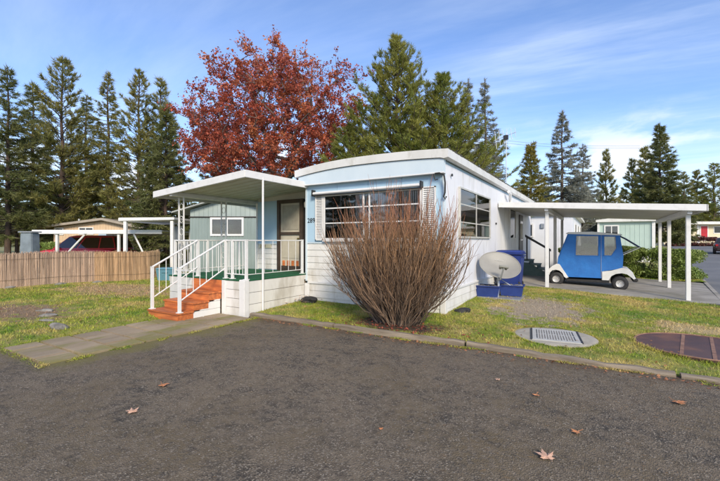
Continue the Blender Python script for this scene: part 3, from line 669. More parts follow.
# dish: paraboloid of oval outline facing the street sky
D = Vector((.56, 2.62, pz+.80)); nrm = Vector((.40, -.70, .60)).normalized()
xa = Vector((.80, .56, -.30)); xa = (xa - nrm*xa.dot(nrm)).normalized(); ya = nrm.cross(xa)
vs = []; fs = []; nr, na = 8, 40
for side, o in ((0, 0.0), (1, -.012)):
    for i in range(nr+1):
        r = i/nr
        for k in range(na):
            t = 2*math.pi*k/na; vs.append(D + xa*(.52*r*math.cos(t)) + ya*(.40*r*math.sin(t)) + nrm*(.11*r*r+o-.05))
off = (nr+1)*na
for i in range(nr):
    for k in range(na):
        q = (i*na+k, i*na+(k+1) % na, (i+1)*na+(k+1) % na, (i+1)*na+k); fs.append(q); fs.append(tuple(off+j for j in q[::-1]))
for k in range(na): a = nr*na+k; b4 = nr*na+(k+1) % na; fs.append((a, b4, off+b4, off+a))
dsh = MB().add(vs, fs).build('reflector', dm, ds, True)
# wordmark printed on the dish
R3 = Matrix((xa, ya, nrm)).transposed().to_euler()
rim = [D + xa*(.52*math.cos(t)) + ya*(.40*math.sin(t)) + nrm*.06 for t in [2*math.pi*k/48 for k in range(49)]]
MB().tube(rim, .011, 6, False).build('rim', dm, ds, True)
q = D + ya*.17 + nrm*(-.018)
text('HUGHES', .085, mat('pale_print', (.42, .41, .38), rough=.5), tuple(q), tuple(R3), dsh, 'lettering', .0015, 'CENTER')
base = Vector((.52, 2.60, pz)); hub = D - nrm*.09
MB().tube([base, base+Vector((.02, .02, .3)), hub-Vector((0, 0, .18)), hub], .03, 10).build('mast', M['steel'], ds, True)
lnb = D + nrm*.42 - ya*.30
MB().tube([hub - ya*.06, D - ya*.43 - nrm*.02, D - ya*.46 + nrm*.1, lnb], .022, 8).build('feed_arm', M['steel'], ds, True)
for sg in (-1, 1): MB().cyl(hub+Vector((0, 0, -.25)), base+Vector((.25*sg+.1, .22, .24)), .013, n=6).build('strut', M['steel'], ds)
mb = MB(); lz = (lnb); 
for dx in (-.07, 0, .07): mb.cyl(lz+xa*dx, lz+xa*dx - nrm*.09, .036, .03, 12)
mb.cyl(lz-xa*.11, lz+xa*.11, .03, n=10)
mb.build('feed_horn', mat('feed_grey', (.20, .20, .17), (.15, .15, .13), 6, .5), ds, True)
MB().box(.05, 1.1, 2.35, 3.25, pz-.03, pz+.004).build('base_board', M['steel'], ds)
# ------------------------------------------------------------------ golf cart (front toward the home)
gc = thing('golf_cart', 'small white golf cart zipped into a bright blue vinyl enclosure under the carport', 'golf cart', (2.45, 7.2, 0.02))
CV = mat('blue_canvas', (.022, .17, .50), (.018, .13, .41), 3, .6, .8, 4)
CW = mat('cart_white_body', (.74, .73, .70), (.62, .61, .57), 3, .3)
CY0, CY1 = 6.62, 7.78
def loft(mb, poly, y0, y1, inset=None):
    """side outline extruded across the cart, with shrunken rounded shoulders"""
    n = len(poly); cx = sum(p[0] for p in poly)/n; cz = sum(p[1] for p in poly)/n
    rings = [(y0+.05, .965), (y0, .985) if False else (y0, .955), (y0+.03, .985), (y0+.08, 1.0), (y1-.08, 1.0), (y1-.03, .985), (y1, .955)][1:]
    vs = []
    for y, s in rings: vs += [(cx+(p[0]-cx)*s, y, cz+(p[1]-cz)*s) for p in poly]
    fs = [tuple(range(n))[::-1], tuple(range((len(rings)-1)*n, len(rings)*n))]
    for r in range(len(rings)-1): fs += [(r*n+i, r*n+(i+1) % n, (r+1)*n+(i+1) % n, (r+1)*n+i) for i in range(n)]
    return mb.add(vs, fs)
# blue enclosure: panels around real window openings (near side), plain far side and ends
encl = [(1.62, .93), (1.60, .68), (1.88, .30), (2.85, .30), (2.85, .50), (3.40, .64), (3.42, 1.03), (3.33, 1.66), (1.90, 1.72)]
def enclosure_side(y, name):
    mb = MB(); t0, t1 = y, y+.02
    P = lambda *p: mb.prism(list(p), 'y', t0, t1)
    P((1.90, 1.72), (2.14, 1.71), (2.12, 1.02), (1.62, .93))          # front strip
    P((1.62, .93), (2.12, 1.02), (2.80, 1.02), (2.85, .52), (2.85, .30), (1.88, .30), (1.60, .68))  # door
    P((2.14, 1.71), (2.75, 1.69), (2.75, 1.64), (2.138, 1.65))
    P((2.75, 1.69), (2.92, 1.68), (2.92, 1.02), (2.80, 1.02), (2.75, 1.02))
    P((2.92, 1.68), (3.33, 1.66), (3.322, 1.62), (2.92, 1.63))
    P((3.33, 1.66), (3.42, 1.03), (3.10, 1.03), (3.235, 1.26), (3.215, 1.625), (3.322, 1.62))
    P((2.92, 1.03), (3.42, 1.03), (3.40, .64), (2.85, .52), (2.80, 1.02))
    o = mb.build(name, CV, gc)
    q = MB().prism([(2.12, 1.01), (2.76, 1.01), (2.76, 1.65), (2.138, 1.66)], 'y', y+.006, y+.009).build('clear_window', M['vinyl'], o)
    q = MB().prism([(2.91, 1.02), (3.11, 1.02), (3.245, 1.25), (3.225, 1.64), (2.91, 1.64)], 'y', y+.006, y+.009).build('clear_window', M['vinyl'], o)
    z = MB(); z.cyl((2.835, y-.006, 1.68), (2.835, y-.006, .32), .006, n=5); z.build('zip', mat('zip', (.3, .33, .4), rough=.5) if name == 'enclosure_side' else M['steel'], o)
    MB().tube([(1.90, y-.004, 1.71), (1.62, y-.004, .93), (1.60, y-.004, .68), (1.88, y-.004, .31), (2.84, y-.004, .31)], .010, 5).build('hem', CV, o)
    for pts in ([(2.91, 1.02), (3.11, 1.02), (3.245, 1.25), (3.225, 1.64), (2.91, 1.64), (2.91, 1.02)], [(2.12, 1.01), (2.76, 1.01), (2.76, 1.65), (2.138, 1.66), (2.12, 1.01)],): MB().tube([(a, y-.003, b) for a, b in pts], .009, 5).build('window_piping', CV, o)
    return o
enclosure_side(CY0, 'enclosure_side'); enclosure_side(CY1-.02, 'enclosure_side')
fpl = MB().add([(1.62, CY0, .93), (1.62, CY1, .93), (1.90, CY1, 1.72), (1.90, CY0, 1.72), (1.64, CY0, .93), (1.64, CY1, .93), (1.92, CY1, 1.72), (1.92, CY0, 1.72)], [(0,1,2,3),(7,6,5,4),(0,3,7,4),(1,5,6,2),(0,4,5,1),(3,2,6,7)]).build('windscreen', M['vinyl'], gc)
MB().add([(3.42, CY0, 1.03), (3.42, CY1, 1.03), (3.33, CY1, 1.66), (3.33, CY0, 1.66), (3.40, CY0, .64), (3.40, CY1, .64)], [(0,1,2,3), (4,5,1,0)]).build('rear_curtain', CV, gc)
MB().add([(1.62, CY0, .93), (1.62, CY1, .93), (1.60, CY1, .68), (1.60, CY0, .68)], [(0,1,2,3)]).build('front_curtain', CV, gc)
mb = MB(); loft(mb, [(1.86, 1.715), (3.36, 1.655), (3.40, 1.67), (3.36, 1.70), (2.6, 1.785), (1.92, 1.775), (1.84, 1.74)], CY0-.03, CY1+.03); mb.build('roof', CW, gc, True)
# white body
mb = MB(); loft(mb, [(1.34, .34), (1.30, .42), (1.34, .56), (1.44, .66), (1.58, .74), (1.66, .72), (1.93, .28), (1.86, .25), (1.80, .30), (1.76, .40), (1.66, .50), (1.54, .53), (1.43, .50), (1.36, .42)], CY0-.015, CY1+.015); mb.build('front_cowl', CW, gc, True)
mb = MB(); loft(mb, [(2.84, .24), (2.84, .52), (3.10, .56), (3.38, .66), (3.56, .63), (3.66, .52), (3.74, .33), (3.70, .30), (3.62, .38), (3.52, .46), (3.38, .49), (3.22, .46), (3.09, .38), (3.02, .24)], CY0-.02, CY1+.02); mb.build('rear_body', CW, gc, True)
MB().box(1.85, 3.05, CY0+.02, CY1-.02, .16, .24).build('chassis', M['black'], gc, bevel=.01)
MB().box(3.66, 3.80, CY0+.1, CY1-.1, .22, .32).build('bumper', M['black'], gc, bevel=.02)
MB().box(1.26, 1.33, CY0+.12, CY1-.12, .24, .34).build('bumper', M['black'], gc, bevel=.02)
MB().box(2.55, 3.05, CY0+.1, CY1-.1, .45, .78).build('seat', mat('seat_vinyl', (.40, .36, .28), rough=.6), gc, bevel=.04); MB().box(3.05, 3.15, CY0+.1, CY1-.1, .70, 1.15).build('backrest', mat('seat_vinyl', (.40, .36, .28), rough=.6), gc, bevel=.03)
mb = MB(); cw_ = Vector((2.22, 6.95, 1.12)); ax = Vector((-.55, 0, .84)).normalized(); e1 = Vector((0, 1, 0)); e2 = ax.cross(e1)
mb.tube([cw_+(e1*math.cos(t)+e2*math.sin(t))*.17 for t in [i*math.pi/10 for i in range(21)]], .014, 6, False)
for a in (0, 2.1, 4.2): mb.cyl(cw_, cw_+(e1*math.cos(a)+e2*math.sin(a))*.17, .01, n=5)
mb.cyl(cw_, cw_-ax*.5, .02, n=8); mb.build('steering_wheel', M['black'], gc, True)
wheelm = mat('hub_cap', (.60, .59, .56), (.42, .40, .37), 20, .35, metal=.3)
for wx, wz in ((1.56, .225), (3.33, .165)):
    for y0, sgn in ((CY0+.02, -1), (CY1-.02, 1)):
        R_ = .225; c = (wx, y0, wz)
        ty = MB().lathe([(.11, -.09), (.17, -.10), (R_-.02, -.085), (R_, -.05), (R_, .05), (R_-.02, .085), (.17, .10), (.11, .09)], c, 28, 'y').build('wheel', M['black'], gc, True)
        MB().lathe([(0, sgn*.05), (.03, sgn*.06), (.04, sgn*.045), (.085, sgn*.055), (.10, sgn*.08), (.115, sgn*.085), (.118, sgn*.04)], c, 24, 'y').build('hub', wheelm, ty, True)
# bag-well flap held up behind the cart
mb = MB(); cs = [(3.33, 1.66), (3.50, 1.56), (3.68, 1.43), (3.86, 1.30)]
for a in range(3): mb.add([(cs[a][0], CY0+.02, cs[a][1]), (cs[a+1][0], CY0+.02, cs[a+1][1]), (cs[a+1][0], CY1-.02, cs[a+1][1]), (cs[a][0], CY1-.02, cs[a][1])] + [(cs[a][0], CY0+.02, cs[a][1]-.02), (cs[a+1][0], CY0+.02, cs[a+1][1]-.02), (cs[a+1][0], CY1-.02, cs[a+1][1]-.02), (cs[a][0], CY1-.02, cs[a][1]-.02)], [(0,1,2,3),(7,6,5,4),(0,4,5,1),(3,2,6,7)])
fl = mb.build('rear_flap', mat('navy_canvas', (.02, .04, .11), (.03, .05, .13), 4, .7), gc)
for y in (CY0+.04, CY1-.04): MB().cyl((3.40, y, 1.05), (3.85, y, 1.29), .012, n=6).build('flap_rod', M['trim'], fl)
# ------------------------------------------------------------------ drain pad, hatch, timbers, rocks
pd = thing('drain_cover', 'round pale concrete pad with slotted white plate set in the lawn', 'drain cover', (2.12, -.72, -.1))
mb = MB(); zc_ = zl(2.12, -.72)
mb.lathe([(0, .022), (.55, .022), (.62, .016), (.645, .0), (.66, -.06)], (2.12, -.72, zc_), 48); mb.build('concrete_ring', M['padconc'], pd, True)
ra = rad(8); ca, sa = math.cos(ra), math.sin(ra)
def rot8(pts): return [(2.12+x*ca-y*sa, -.72+x*sa+y*ca, zc_+z) for x, y, z in pts]
def rbox(x0, x1, y0, y1, z0, z1): return MB().add(rot8([(x0,y0,z0),(x1,y0,z0),(x1,y1,z0),(x0,y1,z0),(x0,y0,z1),(x1,y0,z1),(x1,y1,z1),(x0,y1,z1)]), [(0,3,2,1),(4,5,6,7),(0,1,5,4),(1,2,6,5),(2,3,7,6),(3,0,4,7)])
plt = rbox(-.33, .37, -.43, .43, .018, .032).build('slotted_plate', M['plate'], pd)
for x in (-.335, .375): rbox(x-.014, x+.014, -.42, .42, .019, .036).build('plate_edge', M['blackmetal'], pd)
M['slot'] = mat('slot_grey', (.10, .10, .095), (.2, .17, .14), 9, .8)
for i in range(15):
    x = -.26+i*.039
    for y0, y1 in ((-.33, -.02), (.03, .33)):
        rbox(x, x+.014, y0+random.uniform(-.03, .03), y1, .033, .0345).build('slot', M['blackmetal'] if i in (0, 14) else M['slot'], plt)
hc = Vector((4.08, -.22)); hz = zl(4.0, -.2)
ht = thing('ground_hatch', 'large round rust-brown metal lid lying at the lawn edge', 'hatch', (hc.x, hc.y, hz))
MB().lathe([(.0, -.05), (.83, -.05), (.84, .035), (.82, .045), (.80, .04), (0, .04)], (hc.x, hc.y, hz), 56).build('lid', M['rust'], ht, True)
ra = rad(-9); ca, sa = math.cos(ra), math.sin(ra)
for x in (-.22, .13):
    h = math.sqrt(.8**2-x*x)-.01
    MB().add([(hc.x+a*ca-b*sa, hc.y+a*sa+b*ca, hz+z) for a, b, z in [(x-.022,-h,.038),(x+.022,-h,.038),(x+.022,h,.038),(x-.022,h,.038),(x-.022,-h,.047),(x+.022,-h,.047),(x+.022,h,.047),(x-.022,h,.047)]], [(0,3,2,1),(4,5,6,7),(0,1,5,4),(1,2,6,5),(2,3,7,6),(3,0,4,7)]).build('seam_strip', M['rustedge'], ht)
MB().tube([(hc.x+.825*math.cos(t), hc.y+.825*math.sin(t), hz+.04) for t in [i*math.pi/32 for i in range(65)]], .014, 6, False).build('rim', M['rustedge'], ht, True)
for i, (x0, x1, lb) in enumerate(((-3.66, -1.5, 'weathered edging timber starting at the porch deck corner'), (-1.46, .98, 'weathered edging timber lying in front of the bare shrub'), (1.02, 3.55, 'long weathered edging timber below the round drain cover'), (3.6, 5.25, 'weathered edging timber below the rusty round lid'))):
    t = thing('edging_timber', lb, 'edging', ((x0+x1)/2, -1.9, -.14), 'timbers edging the lawn')
    mb = MB(); n = 14; vs = []
    for k in range(n+1):
        x = x0+(x1-x0)*k/n; j = lambda s: random.uniform(-s, s)
        zt = -.062 - .014*max(0, x-1) + j(.008); yc = -1.9+.02*math.sin(x*2)
        vs += [(x, yc-.06+j(.008), -.22), (x, yc-.062+j(.008), zt-.02+j(.006)), (x, yc-.035+j(.008), zt), (x, yc+.04+j(.006), zt+j(.006)), (x, yc+.065, zt-.02), (x, yc+.065, -.22)]
    fs = [(k*6+i, k*6+(i+1) % 6, (k+1)*6+(i+1) % 6, (k+1)*6+i) for k in range(n) for i in range(6)] + [tuple(range(6))[::-1], tuple(range(n*6, n*6+6))]
    mb.add(vs, fs).build('beam', M['timber'], t, True)
def rock(loc, s, label, rz=0, cat='rock', name='rock', m=None, group=None):
    bm = bmesh.new(); bmesh.ops.create_icosphere(bm, subdivisions=3, radius=1)
    ph = [random.uniform(0, 6) for _ in range(6)]
    for v in bm.verts:
        p = v.co; k = 1+.16*math.sin(p.x*3+ph[0])*math.sin(p.y*2.6+ph[1])+.12*math.sin(p.z*4+ph[2]+p.x*2)+.05*math.sin(p.x*9+ph[3])*math.sin(p.y*8+ph[4])
        v.co = Vector((p.x*s[0], p.y*s[1], max(p.z, -.5)*s[2]))*k
    me = bpy.data.meshes.new(name); bm.to_mesh(me); bm.free(); me.materials.append(m or M['rock'])
    o = link(name, me, None, loc, (0, 0, rz)); return tag(o, label, cat, group)
rock((-5.62, -4.72, zll(-5.6, -4.7)+.03), (.16, .10, .085), 'pale jagged rock lying beside the paver walkway', .5)
for x, y, s, lb in ((-7.9, -4.1, (.20, .08, .035), 'flat stepping stone in bare soil near the side lawn edge'), (-7.2, -4.3, (.17, .08, .035), 'flat grey stone between two others on the bare soil'), (-6.6, -4.55, (.13, .06, .03), 'small flat mossy stone closest to the pale jagged rock')):
    rock((x, y, zll(x, y)+.015), s, lb, .6)
for x, y, lb in ((-13.95, -2.9, 'small pale stone at the foot of the reed fence, farthest from the porch'), (-13.75, -1.55, 'small pale stone at the middle of the reed fence foot'), (-13.5, -.45, 'small pale stone at the reed fence foot nearest the porch')):
    rock((x, y, zll(x, y)+.02), (.09, .18, .05), lb, .1)
rock((-3.40, -.28, zl(-3.4, -.28)+.05), (.26, .15, .09), 'smooth black stone on the lawn by the home skirting corner', -.3, m=M['black'])
rock((.28, .35, zl(.28, .35)+.02), (.16, .12, .07), 'small dark stone at the home corner beside the shrub', .2, m=M['black'])
rock((5.62, 4.75, -.02), (.16, .14, .15), 'reddish stone beside the kerb at the slab corner', .2, m=M['rustedge'])
# ------------------------------------------------------------------ bare shrub
def tubes_np(paths, radii, n=3):
    """many polylines with the same point count -> vertex/quad arrays"""
    P = np.array(paths); K, m, _ = P.shape; Rr = np.array(radii).reshape(K, m, 1)
    d = np.gradient(P, axis=1); d /= np.linalg.norm(d, axis=2, keepdims=True)+1e-9
    a = np.where(np.abs(d[..., 2:3]) < .9, np.array([0, 0, 1.]), np.array([1., 0, 0])); x = np.cross(d, a); x /= np.linalg.norm(x, axis=2, keepdims=True)+1e-9; y = np.cross(d, x)
    V = np.stack([P + (x*math.cos(2*math.pi*k/n)+y*math.sin(2*math.pi*k/n))*Rr for k in range(n)], axis=2).reshape(-1, 3)
    idx = np.arange(K*m*n).reshape(K, m, n); A = idx[:, :-1, :]; B = idx[:, 1:, :]
    F = np.stack([A, np.roll(A, -1, 2), np.roll(B, -1, 2), B], axis=-1).reshape(-1, 4); return V, F
sb = thing('bare_shrub', 'large bare red-brown twiggy shrub fanning up in front of the home', 'shrub', (-.45, -1.22, -.06))
def stemmat():
    m = bpy.data.materials.new('shrub_stem'); m.use_nodes = True; t = m.node_tree; nd = t.nodes; L = t.links.new; b = nd['Principled BSDF']; b.inputs['Roughness'].default_value = .7
    g = nd.new('ShaderNodeNewGeometry'); r = nd.new('ShaderNodeValToRGB'); s = nd.new('ShaderNodeSeparateXYZ'); q = nd.new('ShaderNodeMath'); q.operation = 'MULTIPLY_ADD'; q.inputs[1].default_value = .38; q.inputs[2].default_value = 0
    L(g.outputs['Position'], s.inputs[0]); L(s.outputs[2], q.inputs[0]); ad = nd.new('ShaderNodeMath'); ad.operation = 'MULTIPLY_ADD'; ad.inputs[1].default_value = .3; L(g.outputs['Random Per Island'], ad.inputs[0]); L(q.outputs[0], ad.inputs[2]); L(ad.outputs[0], r.inputs[0])
    e = r.color_ramp.elements; e[0].position = .05; e[0].color = (.14, .108, .085, 1); e[1].position = 1.0; e[1].color = (.29, .125, .068, 1); k = e.new(.5); k.color = (.215, .135, .082, 1); k = e.new(.75); k.color = (.29, .165, .082, 1)
    h = nd.new('ShaderNodeHueSaturation'); mr = nd.new('ShaderNodeMapRange'); mr.inputs['To Min'].default_value = .55; mr.inputs['To Max'].default_value = 1.5; L(g.outputs['Random Per Island'], mr.inputs['Value']); L(mr.outputs[0], h.inputs['Value']); L(r.outputs[0], h.inputs['Color']); L(h.outputs[0], b.inputs['Base Color']); return m
STM = stemmat(); paths = []; rad_ = []; tw = []; twr = []
for i in range(480):
    az = rs.uniform(0, 2*math.pi); sp_ = rs.uniform(0, 1)**.62; r0 = .30*math.sqrt(rs.uniform(0, 1))
    b0 = np.array([-.52+r0*math.cos(az)*1.25, -1.22+r0*math.sin(az)*.6, -.1]); H = rs.uniform(1.35, 2.68)*(1-.34*sp_**2); Rr = 1.30*sp_*(.84 if math.cos(az) > 0 else 1.0)
    dx, dy = math.cos(az)*Rr*1.02, math.sin(az)*Rr*.62
    j = rs.normal(0, .05, (9, 3)).cumsum(0)*.6; pts = []
    for k in range(9):
        f = k/8; pts.append(b0+np.array([dx*(1-(1-f)**1.35), dy*(1-(1-f)**1.35), H*f])+j[k])
    pts = np.array(pts); pts[:, 1] = np.minimum(pts[:, 1], -.16); paths.append(pts); rad_.append([.0095*(1-.8*k/8)+.0018 for k in range(9)])
    for q in range(rs.randint(8, 15)):
        f = rs.uniform(.22, .95); k = int(f*8); p = pts[k]; d0 = pts[k+1]-pts[k]; d0 /= np.linalg.norm(d0); s_ = d0+rs.normal(0, .33, 3); s_[2] = abs(s_[2])+.3; s_ /= np.linalg.norm(s_); Ls = rs.uniform(.18, .6)
        tp = np.array([p+s_*Ls*g+np.array([0, 0, .06*g*g]) for g in (0, .33, .66, 1)]); tp[:, 1] = np.minimum(tp[:, 1], -.155); tw.append(tp); twr.append([.0052, .004, .003, .0016])
V, F = tubes_np(paths, rad_); stuff(link('stems', npmesh('stems', V-np.array(ORG[sb.name]), F, STM, True), sb))
V, F = tubes_np(tw, twr); stuff(link('twigs', npmesh('twigs', V-np.array(ORG[sb.name]), F, STM, True), sb))
# ------------------------------------------------------------------ leaf clouds
def leafcloud(P, size, jitter=.4, asp=.6, up=0.0, dirs=None, fold=.25):
    """P (n,3) -> folded diamond leaves of two triangles"""
    n = len(P); d = rs.normal(0, 1, (n, 3)) if dirs is None else dirs+rs.normal(0, .5, (n, 3)); d /= np.linalg.norm(d, axis=1, keepdims=True)+1e-9
    a = rs.normal(0, 1, (n, 3)); a[:, 2] += up; s = np.cross(d, a); s /= np.linalg.norm(s, axis=1, keepdims=True)+1e-9; nn = np.cross(d, s)
    L = (size*(1+rs.uniform(-jitter, jitter, n)))[:, None]
    V = np.stack([P-d*L*.5, P+s*L*asp*.5+nn*L*fold*.3, P+d*L*.5, P-s*L*asp*.5+nn*L*fold*.3], 1).reshape(-1, 3)
    i = np.arange(n)*4; F = np.stack([np.stack([i, i+1, i+2], 1), np.stack([i, i+2, i+3], 1)], 1).reshape(-1, 3); return V, F
# ------------------------------------------------------------------ hedge at the back of the carport
def blob_surface(n, c, half, seed, lump=.12):
    """points through the outer shell of a lumpy rounded box"""
    d = rs.normal(0, 1, (n, 3)); d /= np.linalg.norm(d, axis=1, keepdims=True); q = np.sign(d)*np.abs(d)**.45; q /= np.maximum(1, np.max(np.abs(q), axis=1, keepdims=True))
    k = 1+lump*np.sin(q[:, 0]*half[0]*4+seed)*np.sin(q[:, 1]*half[1]*4.4+seed*2)+lump*.7*np.sin(q[:, 2]*half[2]*7+q[:, 0]*half[0]*6+seed)
    sh = 1-np.abs(rs.normal(0, .16, n)); return c+q*np.array(half)*(k*sh)[:, None], q
HM = mat('hedge_leaf', (.16, .23, .045), (.25, .30, .075), 1.5, .5, island=.35, transl=.25)
def hedge(name, label, c, half, rz, n, size, m, cat='hedge', group=None, core=(.02, .03, .012)):
    h = thing(name, label, cat, (c[0], c[1], c[2]-half[2]), group)
    P, q = blob_surface(n, np.zeros(3), half, rs.uniform(0, 6)); P[:, 2] = np.maximum(P[:, 2], -half[2]+.02); V, F = leafcloud(P, size, dirs=q*.6+np.array([0, 0, .3])); V[:, 2] += half[2]
    o = link('foliage', npmesh('foliage', V, F, m), h); stuff(o); o['label'] = 'dense leaves'
    tw_ = []; tr_ = []
    for i in range(40):
        p0 = np.array([rs.uniform(-.5, .5)*half[0], rs.uniform(-.4, .4)*half[1], -.05]); p1 = p0+np.array([rs.normal(0, .15), rs.normal(0, .15), half[2]*rs.uniform(1.2, 1.8)]); tw_.append([p0, (p0+p1)/2+rs.normal(0, .05, 3), p1]); tr_.append([.018, .012, .005])
    V, F = tubes_np(tw_, tr_); stuff(link('branches', npmesh('branches', V, F, M['bark']), h)); h.rotation_euler = (0, 0, rz); return h
hp = CF(645, 17.3)
hedge('hedge', 'rounded light green leafy hedge behind the carport posts', (4.42, 12.75, gbase(4.6, 12.7)+.74), (1.80, .95, .66), rad(-8), 60000, .075, HM)
hedge('hedge', 'second stretch of green hedge behind the golf cart', (2.95, 13.3, gbase(2.9, 13.3)+.80), (1.6, .95, .66), rad(-14), 46000, .08, HM)
# ------------------------------------------------------------------ bamboo reed fence
fn = thing('reed_fence', 'brown bamboo reed fence with posts along the side lawn', 'fence', (-13.9, -1.5, -.12))
fp = [(-14.6, -6.6), (-14.3, -3.07), (-14.16, -1.42), (-14.01, -.32), (-13.06, .71), (-13.02, 1.2), (-13.5, 2.0), (-14.85, 2.8)]
for i in range(len(fp)-1):
    a, b = np.array(fp[i]), np.array(fp[i+1]); L = np.linalg.norm(b-a); n = int(L/.0125); ps = []; rr = []
    dirv = (b-a)/L; nor = np.array([-dirv[1], dirv[0]])
    for k in range(n):
        for layer in range(5):
            p = a+(b-a)*(k+rs.uniform(-.5, .5))/n+nor*(rs.normal(0, .008)+.02*layer); g = zll(p[0], p[1]); tp = p+dirv*rs.normal(0, .012); h = 1.14+rs.normal(0, .03)-.03*(i > 3)
            ps.append([[p[0], p[1], g-.02], [tp[0], tp[1], g+h]]); rr.append([.0085, .0075])
    V, F = tubes_np(ps, rr); stuff(link('reed_panel', npmesh('reed_panel', V-np.array(ORG[fn.name]), F, M['reed'] if i < 3 else M['reed2']), fn))
    g = zll(*a); MB().box(a[0]-.03-.05, a[0]+.03-.05, a[1]-.03, a[1]+.03, g-.05, g+1.17).build('post', M['bark'], fn)
    for hh in (.25, .95): 
        pts = [Vector((a[0]+.03, a[1]-.01, g+hh)), Vector((b[0]+.03, b[1]-.01, zll(*b)+hh))]; MB().tube(pts, .0035, 5).build('wire', M['bark'], fn)
# ------------------------------------------------------------------ rotated frame helper: local x along the picture, y away
def place(root, px, t, z, rz=YAW): root.location = CF(px, t, z); root.rotation_euler = (0, 0, rz)
LW = lambda px, t, c: (px-c)/390*t
def frame_box(mb, x0, x1, z0, z1, y, w=.07, d=.05):
    mb.box(x0-w, x1+w, y-d, y, z1, z1+w); mb.box(x0-w, x1+w, y-d, y, z0-w, z0); mb.box(x0-w, x0, y-d, y, z0, z1); mb.box(x1, x1+w, y-d, y, z0, z1); return mb
def swin(parent, x0, x1, z0, z1, y, vert=(), fm=None, w=.07, cur=False):
    o = MB().box(x0, x1, y-.012, y-.002, z0, z1).build('window', M['curtain'] if cur else M['dark'], parent)
    frame_box(MB(), x0, x1, z0, z1, y-.001, w).build('frame', fm or M['trim'], o)
    for v in vert: MB().box(v-.03, v+.03, y-.045, y-.013, z0, z1).build('mullion', fm or M['trim'], o)
    xs = [x0]+list(vert)+[x1]
    for i in range(len(xs)-1): MB().box(xs[i]+.005, xs[i+1]-.005, y-.022, y-.018, z0+.004, z1-.004).build('pane', M['glass'], o)
    return o
def gable(mb, hw, ze, zp, xp, y0, y1, zb): mb.prism([(-hw, zb), (hw, zb), (hw, ze), (xp, zp), (-hw, ze)], 'y', y0, y1); return mb
# ---- sage green neighbour
SG = mat('sage_siding', (.235, .29, .275), (.20, .25, .235), 2, .55, .05, 20, (1, 1, .4), objrand=.03)
SGL = mat('sage_gable', (.33, .385, .365), (.29, .34, .32), 2, .55)
nb = thing('neighbour_home', 'sage green ribbed-metal mobile home with white window behind the porch', 'mobile home')
T = 18.0; c = 229; gz = -.2
wl = gable(MB(), 1.80, 3.12, 3.66, 0, .02, 9, 0).build('wall', SGL, nb)
rm = MB().prism([(0, .02), (.02, -.012), (.09, -.012), (.11, .02)], 'z', 0, 2.72).mesh('rib', SG)
MB().box(-1.80, 1.80, .0, .019, .0, 2.76).build('cladding', SG, wl)
for i in range(25): link('rib', rm, wl, (-1.78+i*.142, -.001, .02))
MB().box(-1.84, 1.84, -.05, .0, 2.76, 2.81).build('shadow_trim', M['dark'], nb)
for i in range(16):
    x = -1.6+i*.213; MB().box(x-.008, x+.008, .008, .019, 2.82, 3.60-abs(x)*.31).build('batten', SG, wl)
rf = MB()
for s in (-1, 1):
    x1 = 2.05 if s > 0 else 2.5; zs = 3.70-.30*x1
    rf.add([(0, -.35, 3.70), (s*x1, -.35, zs), (s*x1, 9.3, zs), (0, 9.3, 3.70), (0, -.35, 3.76), (s*x1, -.35, zs+.06), (s*x1, 9.3, zs+.06), (0, 9.3, 3.76)], [(0,1,2,3),(4,7,6,5),(0,4,5,1),(1,5,6,2),(2,6,7,3)])
rf.build('roof', mat('neighbour_roof', (.36, .37, .35), (.28, .29, .27), 2, .6), nb)
swin(nb, LW(212.5, T, c), LW(242, T, c), 1.5+.30+.2, 1.5+.97+.2, -.012, (LW(227.5, T, c),), w=.09)
an2 = MB().box(-2.55, -1.73, 1.6, 9, 0, 2.25).build('side_room', mat('grey_siding', (.42, .43, .41), (.36, .37, .35), 3, .6), nb)
swin(an2, -2.42, -2.2, 1.3, 2.1, 1.6, fm=M['trim'])
nb_ = MB().box(-3.25, -2.72, 1.2, 1.5, 1.75, 2.4).build('meter_box', mat('meter_grey', (.30, .31, .31), (.25, .26, .26), 4, .5), nb, bevel=.02); MB().box(-2.75, -2.45, 1.3, 1.45, 1.25, 1.65).build('meter_box', M['steel'], nb, bevel=.02)
MB().cyl((-2.98, 1.4, 0), (-2.98, 1.4, 1.74), .04, n=8).build('conduit', M['steel'], nb)
MB().box(1.0, 1.06, 0, 0.06, .1, .2).build('vent', M['blackmetal'], nb)
place(nb, c, T, gz)
# turquoise bin beside it
tbn = thing('recycling_bin', 'turquoise recycling tub on the grass behind the porch stairs', 'bin')
tqm = mat('turquoise_plastic', (.10, .24, .29), (.08, .19, .24), 5, .5)
frust(MB(), 0, 0, 0, .5, .3, .22, .36, .27).build('body', tqm, tbn, True, .02); frust(MB(), 0, 0, .5, .56, .38, .29, .34, .25).build('lid', tqm, tbn, True, .015)
MB().box(-.12, .12, -.30, -.285, .38, .42).build('handle', tqm, tbn); place(tbn, 168, 15.6, -.14)
